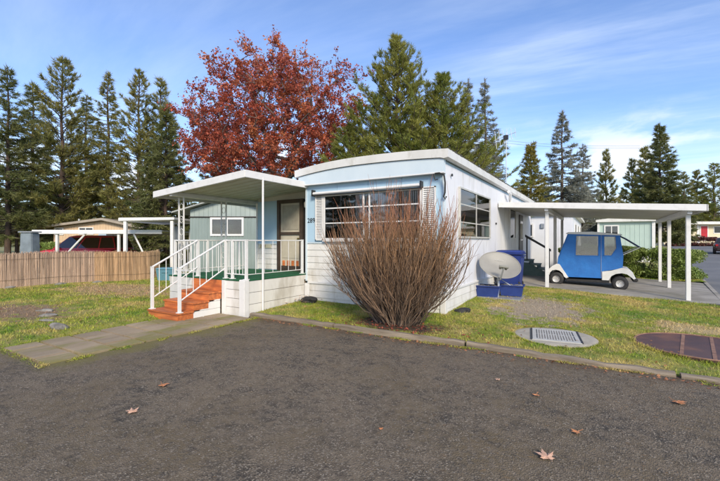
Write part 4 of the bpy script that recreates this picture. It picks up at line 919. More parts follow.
# ---- white carport frame with two roofs, far left
wc = thing('neighbour_carport', 'white metal carport with diagonal braces over the red car', 'carport')
T = 19.5; c = 97
MB().box(LW(33, T, c), LW(162, T, c), 0, 5.6, 2.10, 2.16).build('roof_sheet', M['roofwhite'], wc)
MB().box(LW(33, T, c)-.02, LW(162, T, c)+.02, -.06, -.001, 1.98, 2.18).build('fascia', M['trim'], wc, bevel=.01)
MB().box(LW(33, T, c), LW(162, T, c), 5.6, 5.66, 1.98, 2.18).build('fascia', M['trim'], wc, bevel=.01)
for px in (56, 118, 124): 
    x = LW(px, T, c); MB().box(x-.06, x+.06, .02, .14, 0, 2.099).build('post', M['trim'], wc, bevel=.01)
    MB().box(x-.06, x+.06, 5.4, 5.52, 0, 2.099).build('post', M['trim'], wc, bevel=.01)
for a, b in ((87, 70), (132, 141)):
    MB().tube([(LW(a, T, c), .05, 2.1), (LW(b, T, c), .05, 1.2), (LW(b+(b-a)*.8, T, c), .05, .4)], .045, 6).build('brace', M['trim'], wc)
place(wc, c, T, -.15)
wc2 = thing('neighbour_awning', 'white flat awning roof reaching from neighbour home over the meter boxes', 'awning')
T = 18.3; c = 147
MB().add([(LW(118, T, c), 0, 2.56), (LW(174, T, c), 0, 2.62), (LW(174, T, c), 4, 2.62), (LW(118, T, c), 4, 2.56), (LW(118, T, c), 0, 2.72), (LW(174, T, c), 0, 2.74), (LW(174, T, c), 4, 2.74), (LW(118, T, c), 4, 2.72)], [(0,3,2,1),(4,5,6,7),(0,1,5,4),(1,2,6,5),(2,3,7,6),(3,0,4,7)]).build('roof_sheet', M['trim'], wc2, bevel=.02)
for px in (124, 171): MB().box(LW(px, T, c)-.07, LW(px, T, c)+.07, .05, .19, 0, 2.57).build('post', M['trim'], wc2, bevel=.01)
place(wc2, c, T, -.15)
# clutter: blue-grey barrel shape at the fence
gb = thing('grey_cabinet', 'blue-grey metal cabinet standing behind the reed fence', 'cabinet')
frust(MB(), 0, 0, 0, 2.0, .3, .25, .26, .22).build('body', mat('cab', (.20, .24, .27), (.15, .18, .2), 4, .6), gb, bevel=.03); MB().box(-.32, .32, -.27, .27, 2.0, 2.06).build('top', M['steel'], gb, bevel=.01); place(gb, 30, 17.5, -.15)
# ---- tan house
tn = thing('tan_house', 'tan low-gabled house behind the white carport frame', 'house')
T = 32.0; c = 96; tm_ = mat('tan_siding', (.62, .46, .30), (.55, .40, .26), 1.5, .7, .1, 10, objrand=.03)
x0, x1, xp = LW(54, T, c), LW(140, T, c), LW(105, T, c); zp = 1.5+22/390*T; ze = 1.5+13.5/390*T; zer = 1.5+15/390*T; xl = LW(16, T, c)
w = MB().prism([(x0, 0), (x1, 0), (x1, zer), (xp, zp), (x0, ze+.15)], 'y', 0, 8).build('wall', tm_, tn)
for i in range(30):
    x = x0+(x1-x0)*i/30; zt_ = (zp-(xp-x)*(zp-ze-.15)/(xp-x0)) if x < xp else zp-(x-xp)*(zp-zer)/(x1-xp); MB().box(x-.015, x+.015, -.02, -.001, .1, zt_-.05).build('batten', tm_, w)
rf = MB()
for xa_, za_, xb_, zb_ in ((xl, ze-.25, xp, zp), (xp, zp, x1+.7, zer-.2)): rf.add([(xa_, -.5, za_+.04), (xb_, -.5, zb_+.04), (xb_, 8.4, zb_+.04), (xa_, 8.4, za_+.04), (xa_, -.5, za_+.22), (xb_, -.5, zb_+.22), (xb_, 8.4, zb_+.22), (xa_, 8.4, za_+.22)], [(0,3,2,1),(4,5,6,7),(0,1,5,4),(1,2,6,5),(2,3,7,6),(3,0,4,7)])
r_ = rf.build('roof', mat('tan_roof', (.36, .31, .25), (.29, .25, .2), 2, .8), tn)
for px in (66, 80, 84): MB().cyl((LW(px, T, c), 1.5, zp-.4), (LW(px, T, c), 1.5, zp+.25), .1, n=8).build('roof_vent', M['steel'], r_)
swin(tn, LW(80, T, c), LW(93, T, c), 1.5+7.5/390*T+.15, 1.5+13/390*T+.15, -.02, (LW(86, T, c),), w=.08)
swin(tn, LW(56, T, c), LW(63, T, c), 1.5+7/390*T+.15, 1.5+12.5/390*T+.15, -.02, (), w=.08)
gd = MB().box(LW(99, T, c), LW(134, T, c), -.06, -.021, 0, 1.5+13/390*T).build('garage_door', mat('pale_blue_door', (.36, .45, .52), (.32, .4, .47), 2, .5), tn)
for i in range(1, 5): MB().box(LW(99, T, c), LW(134, T, c), -.072, -.061, i*.5-.01, i*.5+.01).build('door_rib', M['steel'], gd)
for px in (18, 40): MB().box(LW(px, T, c)-.08, LW(px, T, c)+.08, -.2, -.05, 0, ze-.2).build('post', M['bark'], tn)
place(tn, c, T, -.2)
hedge('clipped_bush', 'green bush in front of the tan house wall', (*CF(76, 29)[:2], .55), (2.6, .6, .8), YAW, 9000, .11, HM, 'bush')
# ---- white mobile home behind the carport
wh = thing('white_home', 'white mobile home with small window behind the carport', 'mobile home', (0, 15, -.1))
wm_ = mat('white_siding', (.74, .75, .78), (.68, .69, .72), 1.5, .5, .03, 20)
MB().box(-2.3, 1.62, 15.0, 27, -.2, 2.86).build('wall', wm_, wh)
MB().prism([(-2.5, 2.86), (1.85, 2.86), (1.85, 3.0), (-.3, 3.12), (-2.5, 3.0)], 'y', 14.75, 27.3).build('roof', M['roofwhite'], wh)
for i in range(6): MB().box(-2.3+i*.653, -1.655+i*.653, 14.975, 14.999, .0, 2.84).build('wall_panel', wm_, wh, bevel=.005)
swin(wh, -.50, -.30, 1.75, 2.35, 14.97)
MB().box(.12, .3, 14.90, 14.973, 2.15, 2.4).build('wall_lamp', M['steel'], wh, bevel=.01)
for y in (17.2, 20.5, 23.8):
    o = MB().box(1.622, 1.64, y, y+1.4, 1.5, 2.4).build('window', M['dark'], wh); MB().box(1.641, 1.647, y, y+1.4, 1.5, 2.4).build('pane', M['glass'], o)
    f = MB(); f.box(1.622, 1.66, y-.07, y, 1.43, 2.47); f.box(1.622, 1.66, y+1.4, y+1.47, 1.43, 2.47); f.box(1.622, 1.66, y, y+1.4, 2.4, 2.47); f.box(1.622, 1.66, y, y+1.4, 1.43, 1.5); f.build('frame', M['trim'], o)
# ---- pale green home further back
gh = thing('green_home', 'pale mint green mobile home with white end behind the hedge', 'mobile home', (4.4, 29, -.1))
mg = mat('mint_siding', (.42, .53, .47), (.38, .48, .43), 1.5, .5)
MB().box(2.75, 6.35, 28.5, 40, -.2, 2.95).build('wall', mg, gh)
for i in range(12): MB().box(2.76+i*.299, 2.76+i*.299+.02, 28.485, 28.499, .6, 2.9).build('batten', mg, gh)
k = [(2.6, 2.95), (6.5, 2.95), (6.5, 3.12), (5.5, 3.24), (4.55, 3.28), (3.6, 3.24), (2.6, 3.12)]
MB().prism(k, 'y', 28.2, 40.2).build('roof', M['roofwhite'], gh)
MB().box(6.2, 6.4, 28.4, 28.6, -.2, 2.94).build('corner_trim', M['trim'], gh); MB().box(2.7, 2.85, 28.4, 28.6, -.2, 2.94).build('corner_trim', M['trim'], gh)
MB().box(2.86, 6.19, 28.46, 28.484, -.2, .5).build('skirting', M['white'], gh)
swin(gh, 3.25, 4.05, 2.0, 2.62, 28.48, (3.65,), w=.09)
# ---- far cream house with red door
fh = thing('cream_house', 'cream long low house with red door and wide white eave across the street', 'house')
T = 64; c = 715; cm_ = mat('cream_wall', (.66, .58, .40), (.6, .52, .36), .8, .7)
MB().box(LW(664, T, c), LW(800, T, c), 0, 8, -1, 3.35).build('wall', cm_, fh)
MB().box(LW(658, T, c), LW(806, T, c), -1.2, 9, 3.35, 3.8).build('roof', M['roofwhite'], fh, bevel=.03)
dd = MB().box(LW(700.5, T, c), LW(707, T, c), -.08, -.001, .75, 3.1).build('front_door', mat('red_door', (.42, .012, .02), rough=.4), fh, bevel=.02)
MB().box(LW(701.5, T, c), LW(706, T, c), -.1, -.081, 1.9, 2.8).build('door_panel', mat('red_door', (.36, .012, .02), rough=.4), dd)
f = MB(); frame_box(f, LW(700.5, T, c), LW(707, T, c), .85, 3.1, 0, .14, .1); f.build('door_frame', M['trim'], fh)
MB().box(LW(696.5, T, c), LW(699, T, c), -.12, -.001, .3, 3.3).build('pilaster', M['trim'], fh)
swin(fh, LW(679, T, c), LW(687, T, c), 2.0, 3.0, 0, (LW(683, T, c),), w=.12); swin(fh, LW(714, T, c), LW(724, T, c), 2.0, 3.0, 0, (), w=.12)
MB().box(LW(660, T, c), LW(806, T, c), -3, 0, -1, .12).build('terrace', M['concrete'], fh)
place(fh, c, T, gbase(17, 76)+.15)
RB_ = mat('red_bush_leaf', (.09, .025, .022), (.14, .045, .03), 2, .6, island=.3)
for px, hw, lb in ((676.5, 1.15, 'small round dark red bush by the cream house wall'), (704, 1.7, 'wider dark red bush below the red door')):
    p = CF(px, 58); hedge('red_bush', lb, (p.x, p.y, gbase(p.x, p.y)+.7), (hw, .8, .75), YAW, 6000, .16, RB_, 'bush', 'dark red bushes at the cream house')
# ------------------------------------------------------------------ cars
GLS = glassmat('car_glass', (.012, .014, .016), .25, .02, 1.8); CHR = mat('wheel_alloy', (.5, .5, .5), rough=.3, metal=.8)
def car(label, paint, L=4.6, W_=.92, belt=.98, roof=1.66, name='parked_car', suv=True):
    r = thing(name, label, 'car'); h = L/2
    # body stations: x, sill z, shoulder z, half width, deck z
    stn = [(-h, .42, .70, .68, .74), (-h+.12, .30, .82, .82, .90), (-h+.5, .26, .92, .9, 1.02 if suv else .98), (-h+1.0, .24, .95, W_, 1.0), (0, .24, .95, W_, 1.0), (h-1.45, .24, .93, W_, .99), (h-.9, .26, .88, .9, .96), (h-.35, .3, .78, .84, .84), (h-.08, .36, .62, .74, .66), (h, .42, .58, .62, .6)]
    vs = []; k = 9
    for x, s, sh, w, d in stn: vs += [(x, y, z) for y, z in ((0, s), (-w*.86, s), (-w, s+.14), (-w, sh-.14), (-w*.97, sh), (-w*.84, (sh+d)/2+.02), (-w*.45, d), (0, d+.01))]
    k = 8; n = len(stn); fs = [(i*k+j, i*k+j+1, (i+1)*k+j+1, (i+1)*k+j) for i in range(n-1) for j in range(k-1)] + [tuple(range(k)), tuple(range((n-1)*k, n*k))]
    mb = MB(); mb.add(vs, fs); m2 = [(x, -y, z) for x, y, z in vs]; mb.add(m2, [f[::-1] for f in fs]); body = mb.build('body', paint, r, True)
    # greenhouse
    g0, g1 = (-h+.18, h-1.35) if suv else (-h+.7, h-1.2); t0, t1 = (-h+.45, h-2.15) if suv else (-h+1.3, h-2.0)
    def ring(z, a, b, w): return [(a, -w, z), (b, -w, z), (b, w, z), (a, w, z)]
    mb = MB(); v8 = ring(.97, g0, g1, .84)+ring(roof-.06, t0, t1, .66)+ring(roof, t0+.25, t1-.3, .55)
    mb.add(v8, [(0,1,5,4),(1,2,6,5),(2,3,7,6),(3,0,4,7),(4,5,9,8),(5,6,10,9),(6,7,11,10),(7,4,8,11),(8,9,10,11)]); mb.build('cabin', paint, r, True)
    def lerp3(a, b, f): return tuple(a[i]+(b[i]-a[i])*f for i in range(3))
    def pane(A, B, C_, D_, sx):   # A,B bottom; C_,D_ top
        q = [lerp3(lerp3(A, B, u_), lerp3(D_, C_, u_), w_) for u_, w_ in ((.03, .1), (.97, .1), (.94, .93), (.06, .93))]
        o = Vector(sx)*.012; MB().add([Vector(p)+o for p in q]+[Vector(p)-o*.2 for p in q], [(0,1,2,3),(7,6,5,4),(0,4,5,1),(1,5,6,2),(2,6,7,3),(3,7,4,0)]).build('window', GLS, r)
    for s in (-1, 1):
        A, B = (g0, s*.84, .97), (g1, s*.84, .97); D_, C_ = (t0, s*.66, roof-.06), (t1, s*.66, roof-.06)
        cuts = (0, .27, .62, 1) if suv else (0, .5, 1)
        for i in range(len(cuts)-1): pane(lerp3(A, B, cuts[i]), lerp3(A, B, cuts[i+1]), lerp3(D_, C_, cuts[i+1]), lerp3(D_, C_, cuts[i]), (0, s, .25))
        mir = MB().box(g1-.38, g1-.25, s*.98-.08, s*.98+.08, .98, 1.12).build('mirror', paint, r, bevel=.03)
        for x in (-h+.9, h-.95):
            wq = MB().lathe([(.2, -.1), (.32, -.1), (.345, -.06), (.345, .06), (.32, .1), (.2, .1)], (x, s*.83, .345), 24, 'y').build('wheel', M['black'], r, True); MB().lathe([(0, s*.08), (.07, s*.09), (.18, s*.07), (.215, s*.1), (.22, s*.02)], (x, s*.83, .345), 16, 'y').build('rim', CHR, wq, True)
            MB().lathe([(.0, s*.06), (.37, s*.06), (.40, s*.075), (.40, -s*.05)], (x, s*.86, .37), 24, 'y').build('wheel_arch', M['black'], r)
        MB().box(h-.14, h-.03, s*.62-.14, s*.62+.14, .60, .70).build('headlight', M['curtain'], r, bevel=.02); MB().box(-h+.0, -h+.08, s*.70-.1, s*.70+.1, .72, .92).build('tail_light', mat('tail_red', (.35, .01, .01), rough=.3), r, bevel=.02)
    pane((g1, -.84, .97), (g1, .84, .97), (t1, .66, roof-.06), (t1, -.66, roof-.06), (1, 0, .6)); pane((g0, .84, .97), (g0, -.84, .97), (t0, -.66, roof-.06), (t0, .66, roof-.06), (-1, 0, .4))
    MB().box(-h-.02, -h+.1, -.7, .7, .36, .52).build('bumper', M['black'], r, bevel=.03); MB().box(-h-.012, -h+.06, -.26, .26, .58, .72).build('number_plate', M['trim'], r)
    return r
c1 = car('bright red estate car parked under the white carport', mat('red_car_paint', (.58, .025, .045), rough=.25, coat=.6), L=4.9, roof=1.70); place(c1, 84, 22.3, .0, YAW+math.pi); c1.scale = (1.04, 1.04, 1.06)
c1.location.z = -.02
c2 = car('dark maroon car parked on the street near the cream house', mat('maroon_car_paint', (.05, .012, .016), rough=.25, coat=.6), L=4.5, roof=1.55, suv=False); p = CF(726, 38); c2.location = (p.x, p.y, gbase(p.x, p.y)+.09); c2.rotation_euler = (0, 0, rad(80))
# ------------------------------------------------------------------ trees
def needles(P, D, n, nl, nw, spread):
    """n blades at every point P pointing roughly along D"""
    P = np.repeat(P, n, 0); D = np.repeat(D, n, 0); d = D+rs.normal(0, spread, P.shape); d /= np.linalg.norm(d, axis=1, keepdims=True)+1e-9
    s = np.cross(d, rs.normal(0, 1, P.shape)); s /= np.linalg.norm(s, axis=1, keepdims=True)+1e-9; L = (nl*rs.uniform(.6, 1.3, len(P)))[:, None]; P = P+rs.normal(0, .04, P.shape)
    V = np.stack([P-s*nw*.5, P+s*nw*.5, P+d*L], 1).reshape(-1, 3); F = np.arange(len(V)).reshape(-1, 3); return V, F
def conifer_meshes(H, R, base, nbr, style, nl=.26, nw=.045, nn=10, lean=0.0, gap=.0, tipup=.35, droop=.0):
    tp = [np.array([lean*H*(k/9)**2+.06*math.sin(k*1.7), .06*math.cos(k*2.1), H*k/9-.2*(k == 0)]) for k in range(10)]; r0 = .012*H+.04
    TV, TF = tubes_np([tp], [[r0*(1-.93*k/9)+.012 for k in range(10)]], 8)
    bp = []; br = []; NP = []; ND = []
    for i in range(nbr):
        f = (i+rs.uniform(0, 1))/nbr; f = 1-(1-f)**.86
        z = base*H+(H*.985-base*H)*f
        pr = {'pine': (1-f)**.62*(.55+.45*math.sin(min(1, f*3.2+.25)*math.pi/2)), 'spruce': (1-f)**.92, 'fir': (1-f)**.85, 'col': (1-f)**.6, 'brush': (1-f)**.78*(.72+.28*math.sin(min(1, f*4+.3)*math.pi/2))}[style]
        L = max(.22, R*pr*rs.uniform(.62, 1.12)); az = i*2.399+rs.normal(0, .5)
        if rs.uniform() < gap: continue
        el = {'pine': rs.uniform(-.05, .45)+.5*f, 'spruce': rs.uniform(-.25, .12)+.5*f**2, 'fir': rs.uniform(-.1, .25)+.4*f**2, 'col': rs.uniform(.3, .8), 'brush': rs.uniform(.1, .5)+.35*f}[style]
        tk = min(8.99, z/H*9); k0 = int(tk); c0 = tp[k0]+(tp[min(9, k0+1)]-tp[k0])*(tk-k0)
        hd = np.array([math.cos(az), math.sin(az), 0]); ps = []
        for q in range(6):
            g = q/5; ps.append(c0+hd*L*g*math.cos(el)+np.array([0, 0, L*(math.sin(el)*g-droop*g*(1-.2*g)+tipup*(g**2.2)*.35)])+rs.normal(0, .02*L, 3)*g)
        ps = np.array(ps); ps[:, 2] = np.maximum(ps[:, 2], .35); bp.append(ps); br.append([(.016+.011*L)*(1-.85*q/5)+.004 for q in range(6)])
        # side twigs
        nt_ = max(4, int(L*5.0)); sd = np.array([-hd[1], hd[0], 0])
        for t in range(nt_):
            g = rs.uniform(.22 if style not in ('pine', 'brush') else .34, 1.0); k = min(4, int(g*5)); p = ps[k]+(ps[k+1]-ps[k])*(g*5-k); bd = ps[k+1]-ps[k]; bd = bd/(np.linalg.norm(bd)+1e-9)
            tl = (.16+.34*L*(1.08-g)*rs.uniform(.5, 1.2)) if style not in ('pine', 'brush') else rs.uniform(.2, .5)*(.6+.2*L)
            td = bd*.75+sd*rs.choice([-1, 1])*rs.uniform(.3, 1.0)+np.array([0, 0, rs.uniform(-.1, .35) if style in ('pine', 'col', 'brush') else rs.uniform(-.45 if droop else -.2, .12)]); td /= np.linalg.norm(td)
            m = max(2, int(tl/.16)); w = (np.arange(m)+.6)/m
            NP.append(p+td*tl*w[:, None]); ND.append(np.repeat((td+np.array([0, 0, .25 if style in ('pine', 'brush') else 0]))[None], m, 0))
    NP.append(np.array([tp[9]+np.array([0, 0, -.1*k]) for k in range(6)])); ND.append(np.repeat(np.array([[0, 0, 1.]]), 6, 0))
    BV, BF = tubes_np(bp, br, 3); NV, NF = needles(np.concatenate(NP), np.concatenate(ND), nn, nl, nw, {'pine': .55, 'spruce': .6, 'fir': .5, 'col': .5, 'brush': .45}[style])
    return (TV, TF), (BV, BF), (NV, NF)
NM = {}
def nmat(key, a, b): NM[key] = mat('needles_'+key, a, b, .6, .6, island=.45, transl=.35); return NM[key]
nmat('pine', (.165, .175, .046), (.30, .265, .078)); nmat('dark', (.115, .14, .043), (.20, .20, .067)); nmat('blue', (.22, .23, .185), (.31, .31, .25)); nmat('gold', (.28, .23, .045), (.18, .18, .04)); nmat('olive', (.16, .195, .034), (.30, .285, .058))
TPL = {}
def conifer(key, name, label, px, t, top, needle, H0=None, cat='tree', group=None, rz=None, sx=1.0, **kw):
    p = CF(px, t); g = gbase(p.x, p.y) if t > 20 else -.2; g = max(g, -.24); H = 1.5+(240.5-top)/390*t-g
    if key not in TPL: 
        (TV, TF), (BV, BF), (NV, NF) = conifer_meshes(H0 or H, **kw); TPL[key] = (H0 or H, npmesh(key+'_trunk', TV, TF, M['pinebark'], True), npmesh(key+'_limbs', BV, BF, M['bark']), npmesh(key+'_crown', NV, NF, None))
    h0, a, b, c = TPL[key]; r = thing(name, label, cat, (p.x, p.y, g), group); k = H/h0; r.scale = (k*sx, k*sx, k); r.rotation_euler = (0, 0, rs.uniform(0, 6.28) if rz is None else rz)
    def lk(nm, me):
        o = bpy.data.objects.new(nm, me); col.objects.link(o); o.parent = r; return o
    lk('trunk', a); stuff(lk('limbs', b)); o = lk('crown', c)
    if not c.materials: c.materials.append(None)
    o.material_slots[0].link = 'OBJECT'; o.material_slots[0].material = NM[needle]; return r
GL, GR = 'conifers behind the tan house', 'distant conifers behind the far homes'
PA = dict(R=4.3, base=.10, nbr=170, style='fir', nl=.36, nw=.05, nn=8, gap=.12, droop=.12)
PB = dict(R=4.3, base=.12, nbr=185, style='pine', nl=.36, nw=.05, nn=8, gap=.10)
conifer('firA', 'fir_tree', 'tall sparse fir at the open end of the tan house roof', 8, 31, 68, 'dark', group=GL, **PA)
conifer('pineA', 'pine_tree', 'tallest pine with open crown directly behind the tan house', 62, 34, 57, 'pine', group=GL, **PB)
conifer('firC', 'fir_tree', 'slim pointed fir between the tallest pine and the twin firs', 108, 36, 73, 'pine', group=GL, R=3.6, base=.12, nbr=200, style='fir', nl=.34, nw=.05, nn=8, gap=.16, droop=.28, tipup=.6)
conifer('pineB', 'pine_tree', 'twin-topped conifer nearer the tan house, behind the shaggy spruce', 139, 35, 70, 'pine', group=GL, R=3.6, base=.10, nbr=170, style='pine', nl=.34, nw=.05, nn=8, gap=.10)
conifer('pineE', 'pine_tree', 'conifer top showing between the twin-topped conifer and the red oak', 161, 37, 79, 'pine', group=GL, R=3.3, base=.14, nbr=150, style='pine', nl=.40, nw=.05, nn=8, gap=.18)
conifer('firA', 'fir_tree', 'broad fir in the gap between the edge fir and the tallest pine', 33, 40, 84, 'dark', group=GL, sx=1.1)
conifer('firC', 'fir_tree', 'half hidden fir filling the gap behind the tan house ridge', 86, 42, 96, 'dark', group=GL, sx=1.15)
conifer('spruceA', 'spruce_tree', 'dense shaggy dark spruce beside the red oak above the sage home', 166, 30, 106, 'dark', group=GL, R=3.9, base=.03, nbr=300, style='spruce', nl=.28, nw=.05, nn=9, droop=.15)
conifer('spruceA', 'spruce_tree', 'dark spruce standing behind the oak crown and sage home roof', 222, 33, 128, 'dark', group=GL, sx=1.1)
conifer('pineC', 'pine_tree', 'broad bushy green pine rising behind the home roof', 397, 24, 37, 'olive', sx=1.12, R=4.9, base=.06, nbr=270, style='brush', nl=.24, nw=.03, nn=18, tipup=1.2, gap=.05)
conifer('pineC', 'pine_tree', 'shorter bushy pine leaning against the broad pine behind the roof', 443, 22.5, 74, 'olive', sx=1.3)
conifer('pineC', 'pine_tree', 'low young pine between the red oak and the broad pine', 352, 23, 124, 'olive', sx=1.4)
SA = dict(R=3.7, base=.06, nbr=210, style='spruce', nl=.22, nw=.04, nn=9, droop=.45, tipup=.5)
conifer('spruceB', 'blue_spruce', 'grey-blue spruce with drooping tips, close behind the bushy pines', 468, 32, 80, 'blue', group='blue spruces behind the home', **SA)
conifer('spruceB', 'blue_spruce', 'grey-blue drooping spruce nearer the aerial', 485, 31, 80, 'blue', group='blue spruces behind the home')
conifer('spruceB', 'blue_spruce', 'short wide blue spruce right behind the aerial mast', 493, 28, 138, 'blue', group='blue spruces behind the home', sx=1.2)
conifer('colA', 'cypress_tree', 'golden green pointed conifer beside the aerial above the carport', 531, 34, 144, 'gold', R=3.1, base=.02, nbr=240, style='spruce', nl=.26, nw=.05, nn=10)
conifer('spruceC', 'blue_spruce', 'wide blue-green spruce towering over the carport roof', 562, 38, 112, 'blue', sx=1.0, R=4.4, base=.05, nbr=190, style='spruce', nl=.32, nw=.055, nn=9, droop=.25, gap=.08)
conifer('spruceC', 'blue_spruce', 'smaller blue-green spruce leaning beside the wide one', 583, 40, 145, 'blue', sx=1.0)
conifer('pineD', 'pine_tree', 'thin see-through pine standing alone above the carport roof', 606, 50, 151, 'pine', sx=.8, group=GR, R=2.4, base=.2, nbr=95, style='pine', nl=.42, nw=.07, nn=8, gap=.1)
conifer('pineD', 'pine_tree', 'thin pine next to the dark fir, shorter of the pair', 632, 55, 160, 'pine', group=GR, sx=.9)
conifer('pineD', 'pine_tree', 'thin pine half behind the dark fir', 645, 53, 148, 'pine', group=GR)
conifer('firB', 'fir_tree', 'dense dark fir beside the far end of the carport', 660, 42, 125, 'dark', R=3.7, base=.09, nbr=250, style='fir', nl=.34, nw=.06, nn=10, droop=.1)
conifer('pineB', 'pine_tree', 'olive pine behind the cream house roof next to the dark fir', 684, 72, 172, 'pine', group=GR, sx=1.2)
conifer('pineD', 'pine_tree', 'thin pine behind the middle of the cream house roof', 697, 74, 171, 'pine', group=GR, sx=1.1)
conifer('pineA', 'pine_tree', 'fuller pine behind the red door end of the cream house', 714, 70, 163, 'olive', group=GR, sx=1.5)
for i, px in enumerate(range(596, 740, 9)): 
    if 652 < px < 668: continue
    conifer('firC' if i % 3 else 'pineE', 'fir_tree', 'far dark conifer in the tree line behind the cream and mint homes', px+rs.uniform(-3, 3), 82+rs.uniform(-4, 8), 196+rs.uniform(-9, 12), 'pine' if i % 2 else 'olive', group='far tree line', sx=1.5)
for i, px in enumerate(range(-6, 190, 24)): conifer('firC' if i % 3 else 'firA', 'fir_tree', 'low dark conifer closing the gap under the trees behind the tan house', px+rs.uniform(-4, 4), 52+rs.uniform(-3, 5), 188+rs.uniform(-14, 14), 'dark' if i % 2 else 'pine', group='low trees behind the tan house', sx=1.7)
for i, px in enumerate((506, 524, 545, 566, 586)): conifer('spruceA', 'spruce_tree', 'far dark spruce low behind the carport roof', px, 58, 186, 'dark', group='low spruces behind the carport', sx=1.3)
for i, (u, v, k) in enumerate(((-11, -27, .8), (-15.5, -31, 1.0), (-20, -29, .85), (-25, -33, 1.0), (-30, -30, .8), (-17, -38, 1.1), (-8, -33, .8))):
    r_ = conifer(('firC', 'pineE', 'firA')[i % 3], 'fir_tree', 'conifer across the asphalt, seen as a reflection in the front window', 360, 30, 100, 'pine' if i % 2 else 'dark', group='trees across the asphalt', sx=1.3)
    r_.location = (u, v, -.2); r_.scale = tuple(q*k*1.05 for q in r_.scale)
# ---- red oak: boughs reach leaf clumps spread through a broad rounded crown
def inpoly(x, y, P):
    c = False; n = len(P)
    for i in range(n):
        (x1, y1), (x2, y2) = P[i], P[(i+1) % n]
        if (y1 > y) != (y2 > y) and x < (x2-x1)*(y-y1)/(y2-y1)+x1: c = not c
    return c
def oak(px, t):
    """crown profile in metres (sideways, height) about the trunk"""
    p = CF(px, t); g = gbase(p.x, p.y); k = t/390
    prof = [((x-px)*k, 1.5+(240.5-y)*k-g) for x, y in [(179,147),(177,132),(183,112),(198,97),(224,86),(226,58),(240,50),(252,38),(268,46),(283,41),(298,50),(313,43),(325,55),(336,44),(350,50),(358,42),(369,61),(362,78),(367,92),(352,125),(338,150),(340,168),(310,180),(283,183),(235,178),(192,168)]]
    zlo = min(q[1] for q in prof); prof = [(q[0]*.95, zlo+(q[1]-zlo)*.865) for q in prof]
    R2 = np.array([RV.x, RV.y, 0]); F2 = np.array([FV.x, FV.y, 0]); up = np.array([0, 0, 1.])
    r = thing('red_oak', 'large oak in rust-red autumn leaf behind the porch and home', 'tree', (p.x, p.y, g))
    C_ = []; tries = 0; xs = [q[0] for q in prof]; zs = [q[1] for q in prof]; cz = (min(zs)+max(zs))/2; hw = (max(xs)-min(xs))/2
    while len(C_) < 470 and tries < 60000:
        tries += 1; x, z = rs.uniform(min(xs), max(xs)), rs.uniform(min(zs), max(zs))
        if not inpoly(x, z, prof): continue
        e = max(0, 1-((x-(min(xs)+max(xs))/2)/hw)**2-((z-cz)/(max(zs)-cz))**2*.8)**.5; y = rs.uniform(-1, 1)*(.6+4.2*e); q = np.array([x, y, z])
        sparse = x > (305-px)*k and z > 1.5+(240.5-112)*k-g
        if sparse and rs.uniform() < .45: continue
        if C_ and np.min(np.linalg.norm(np.array(C_)-q, axis=1)) < .52: continue
        C_.append(q)
    nodes = [np.array([0, 0, -.2]), np.array([.05, 0, 1.6]), np.array([0, 0, 3.2]), np.array([.1, 0, 4.6])]; par = [-1, 0, 1, 2]; plen = [0, 1.8, 3.4, 4.8]
    order = sorted(C_, key=lambda q: np.linalg.norm(q-nodes[3])+.15*rs.normal())
    for q in order:
        A = np.array(nodes); d = np.linalg.norm(A-q, axis=1); cost = d*1.0+.42*np.array(plen); cost[:2] += 50; cost += np.where(A[:, 2] > q[2]+.6, 1.5, 0)
        b = int(np.argmin(cost)); L = d[b]
        if L > 1.6:     # intermediate joint that rises first
            mid = (nodes[b]+q)/2+up*.12*L+rs.normal(0, .08*L, 3)*.6; nodes.append(mid); par.append(b); plen.append(plen[b]+L/2); b = len(nodes)-1; L = np.linalg.norm(q-mid)
        nodes.append(q); par.append(b); plen.append(plen[b]+L)
    w = np.ones(len(nodes))
    for i in range(len(nodes)-1, 0, -1): w[par[i]] += w[i]
    rd = .0115*w**.52+.006; rd[0] = .42; rd[1] = .34; rd[2] = .30; rd[3] = .26
    to = lambda q: R2*q[0]+F2*q[1]+up*q[2]
    segs = []; rr = []
    for i in range(1, len(nodes)):
        a, b = nodes[par[i]], nodes[i]; L = np.linalg.norm(b-a); pp = nodes[par[par[i]]] if par[par[i]] >= 0 else a-up; t0 = (a-pp)/(np.linalg.norm(a-pp)+1e-9); c1 = a+t0*L*.3+rs.normal(0, .03*L, 3); pts = []
        for f in (0, .25, .5, .75, 1): pts.append(to(a*(1-f)**2+c1*2*f*(1-f)+b*f*f))
        segs.append(pts); ra_ = min(rd[par[i]], rd[i]*1.7+.004); rr.append([ra_+(rd[i]-ra_)*f for f in (0, .25, .5, .75, 1)])
    LP_, LD = [], []; tw_, tr_ = [], []
    for i in range(4, len(nodes)):
        q = nodes[i]; sparse = q[0] > (305-px)*k and q[2] > 1.5+(240.5-112)*k-g; out_ = q-np.array([0, 0, 6.]); out_ /= np.linalg.norm(out_)
        for m in range(rs.randint(5, 9) if not sparse else rs.randint(2, 5)):
            d = rs.normal(0, 1, 3)+out_*.7+up*.15; d /= np.linalg.norm(d); L = rs.uniform(.35, .95); e = q+d*L+up*.05; md = q+d*L*.5+rs.normal(0, .05, 3); tw_.append([to(q), to(md), to(e)]); tr_.append([.009, .006, .003])
            nl_ = rs.randint(15, 34); f = rs.uniform(.2, 1.08, nl_)[:, None]; LP_.append((q+(e-q)*f+rs.normal(0, .085, (nl_, 3)))); LD.append(np.repeat((d-up*.5)[None], nl_, 0))
    V, F = tubes_np(segs, rr, 5); OB = mat('oak_bark', (.17, .14, .12), (.10, .085, .075), 4, .95, .5, 20); stuff(link('limbs', npmesh('limbs', V, F, OB, True), r))
    V, F = tubes_np(tw_, tr_, 3); stuff(link('twigs', npmesh('twigs', V, F, OB, True), r))
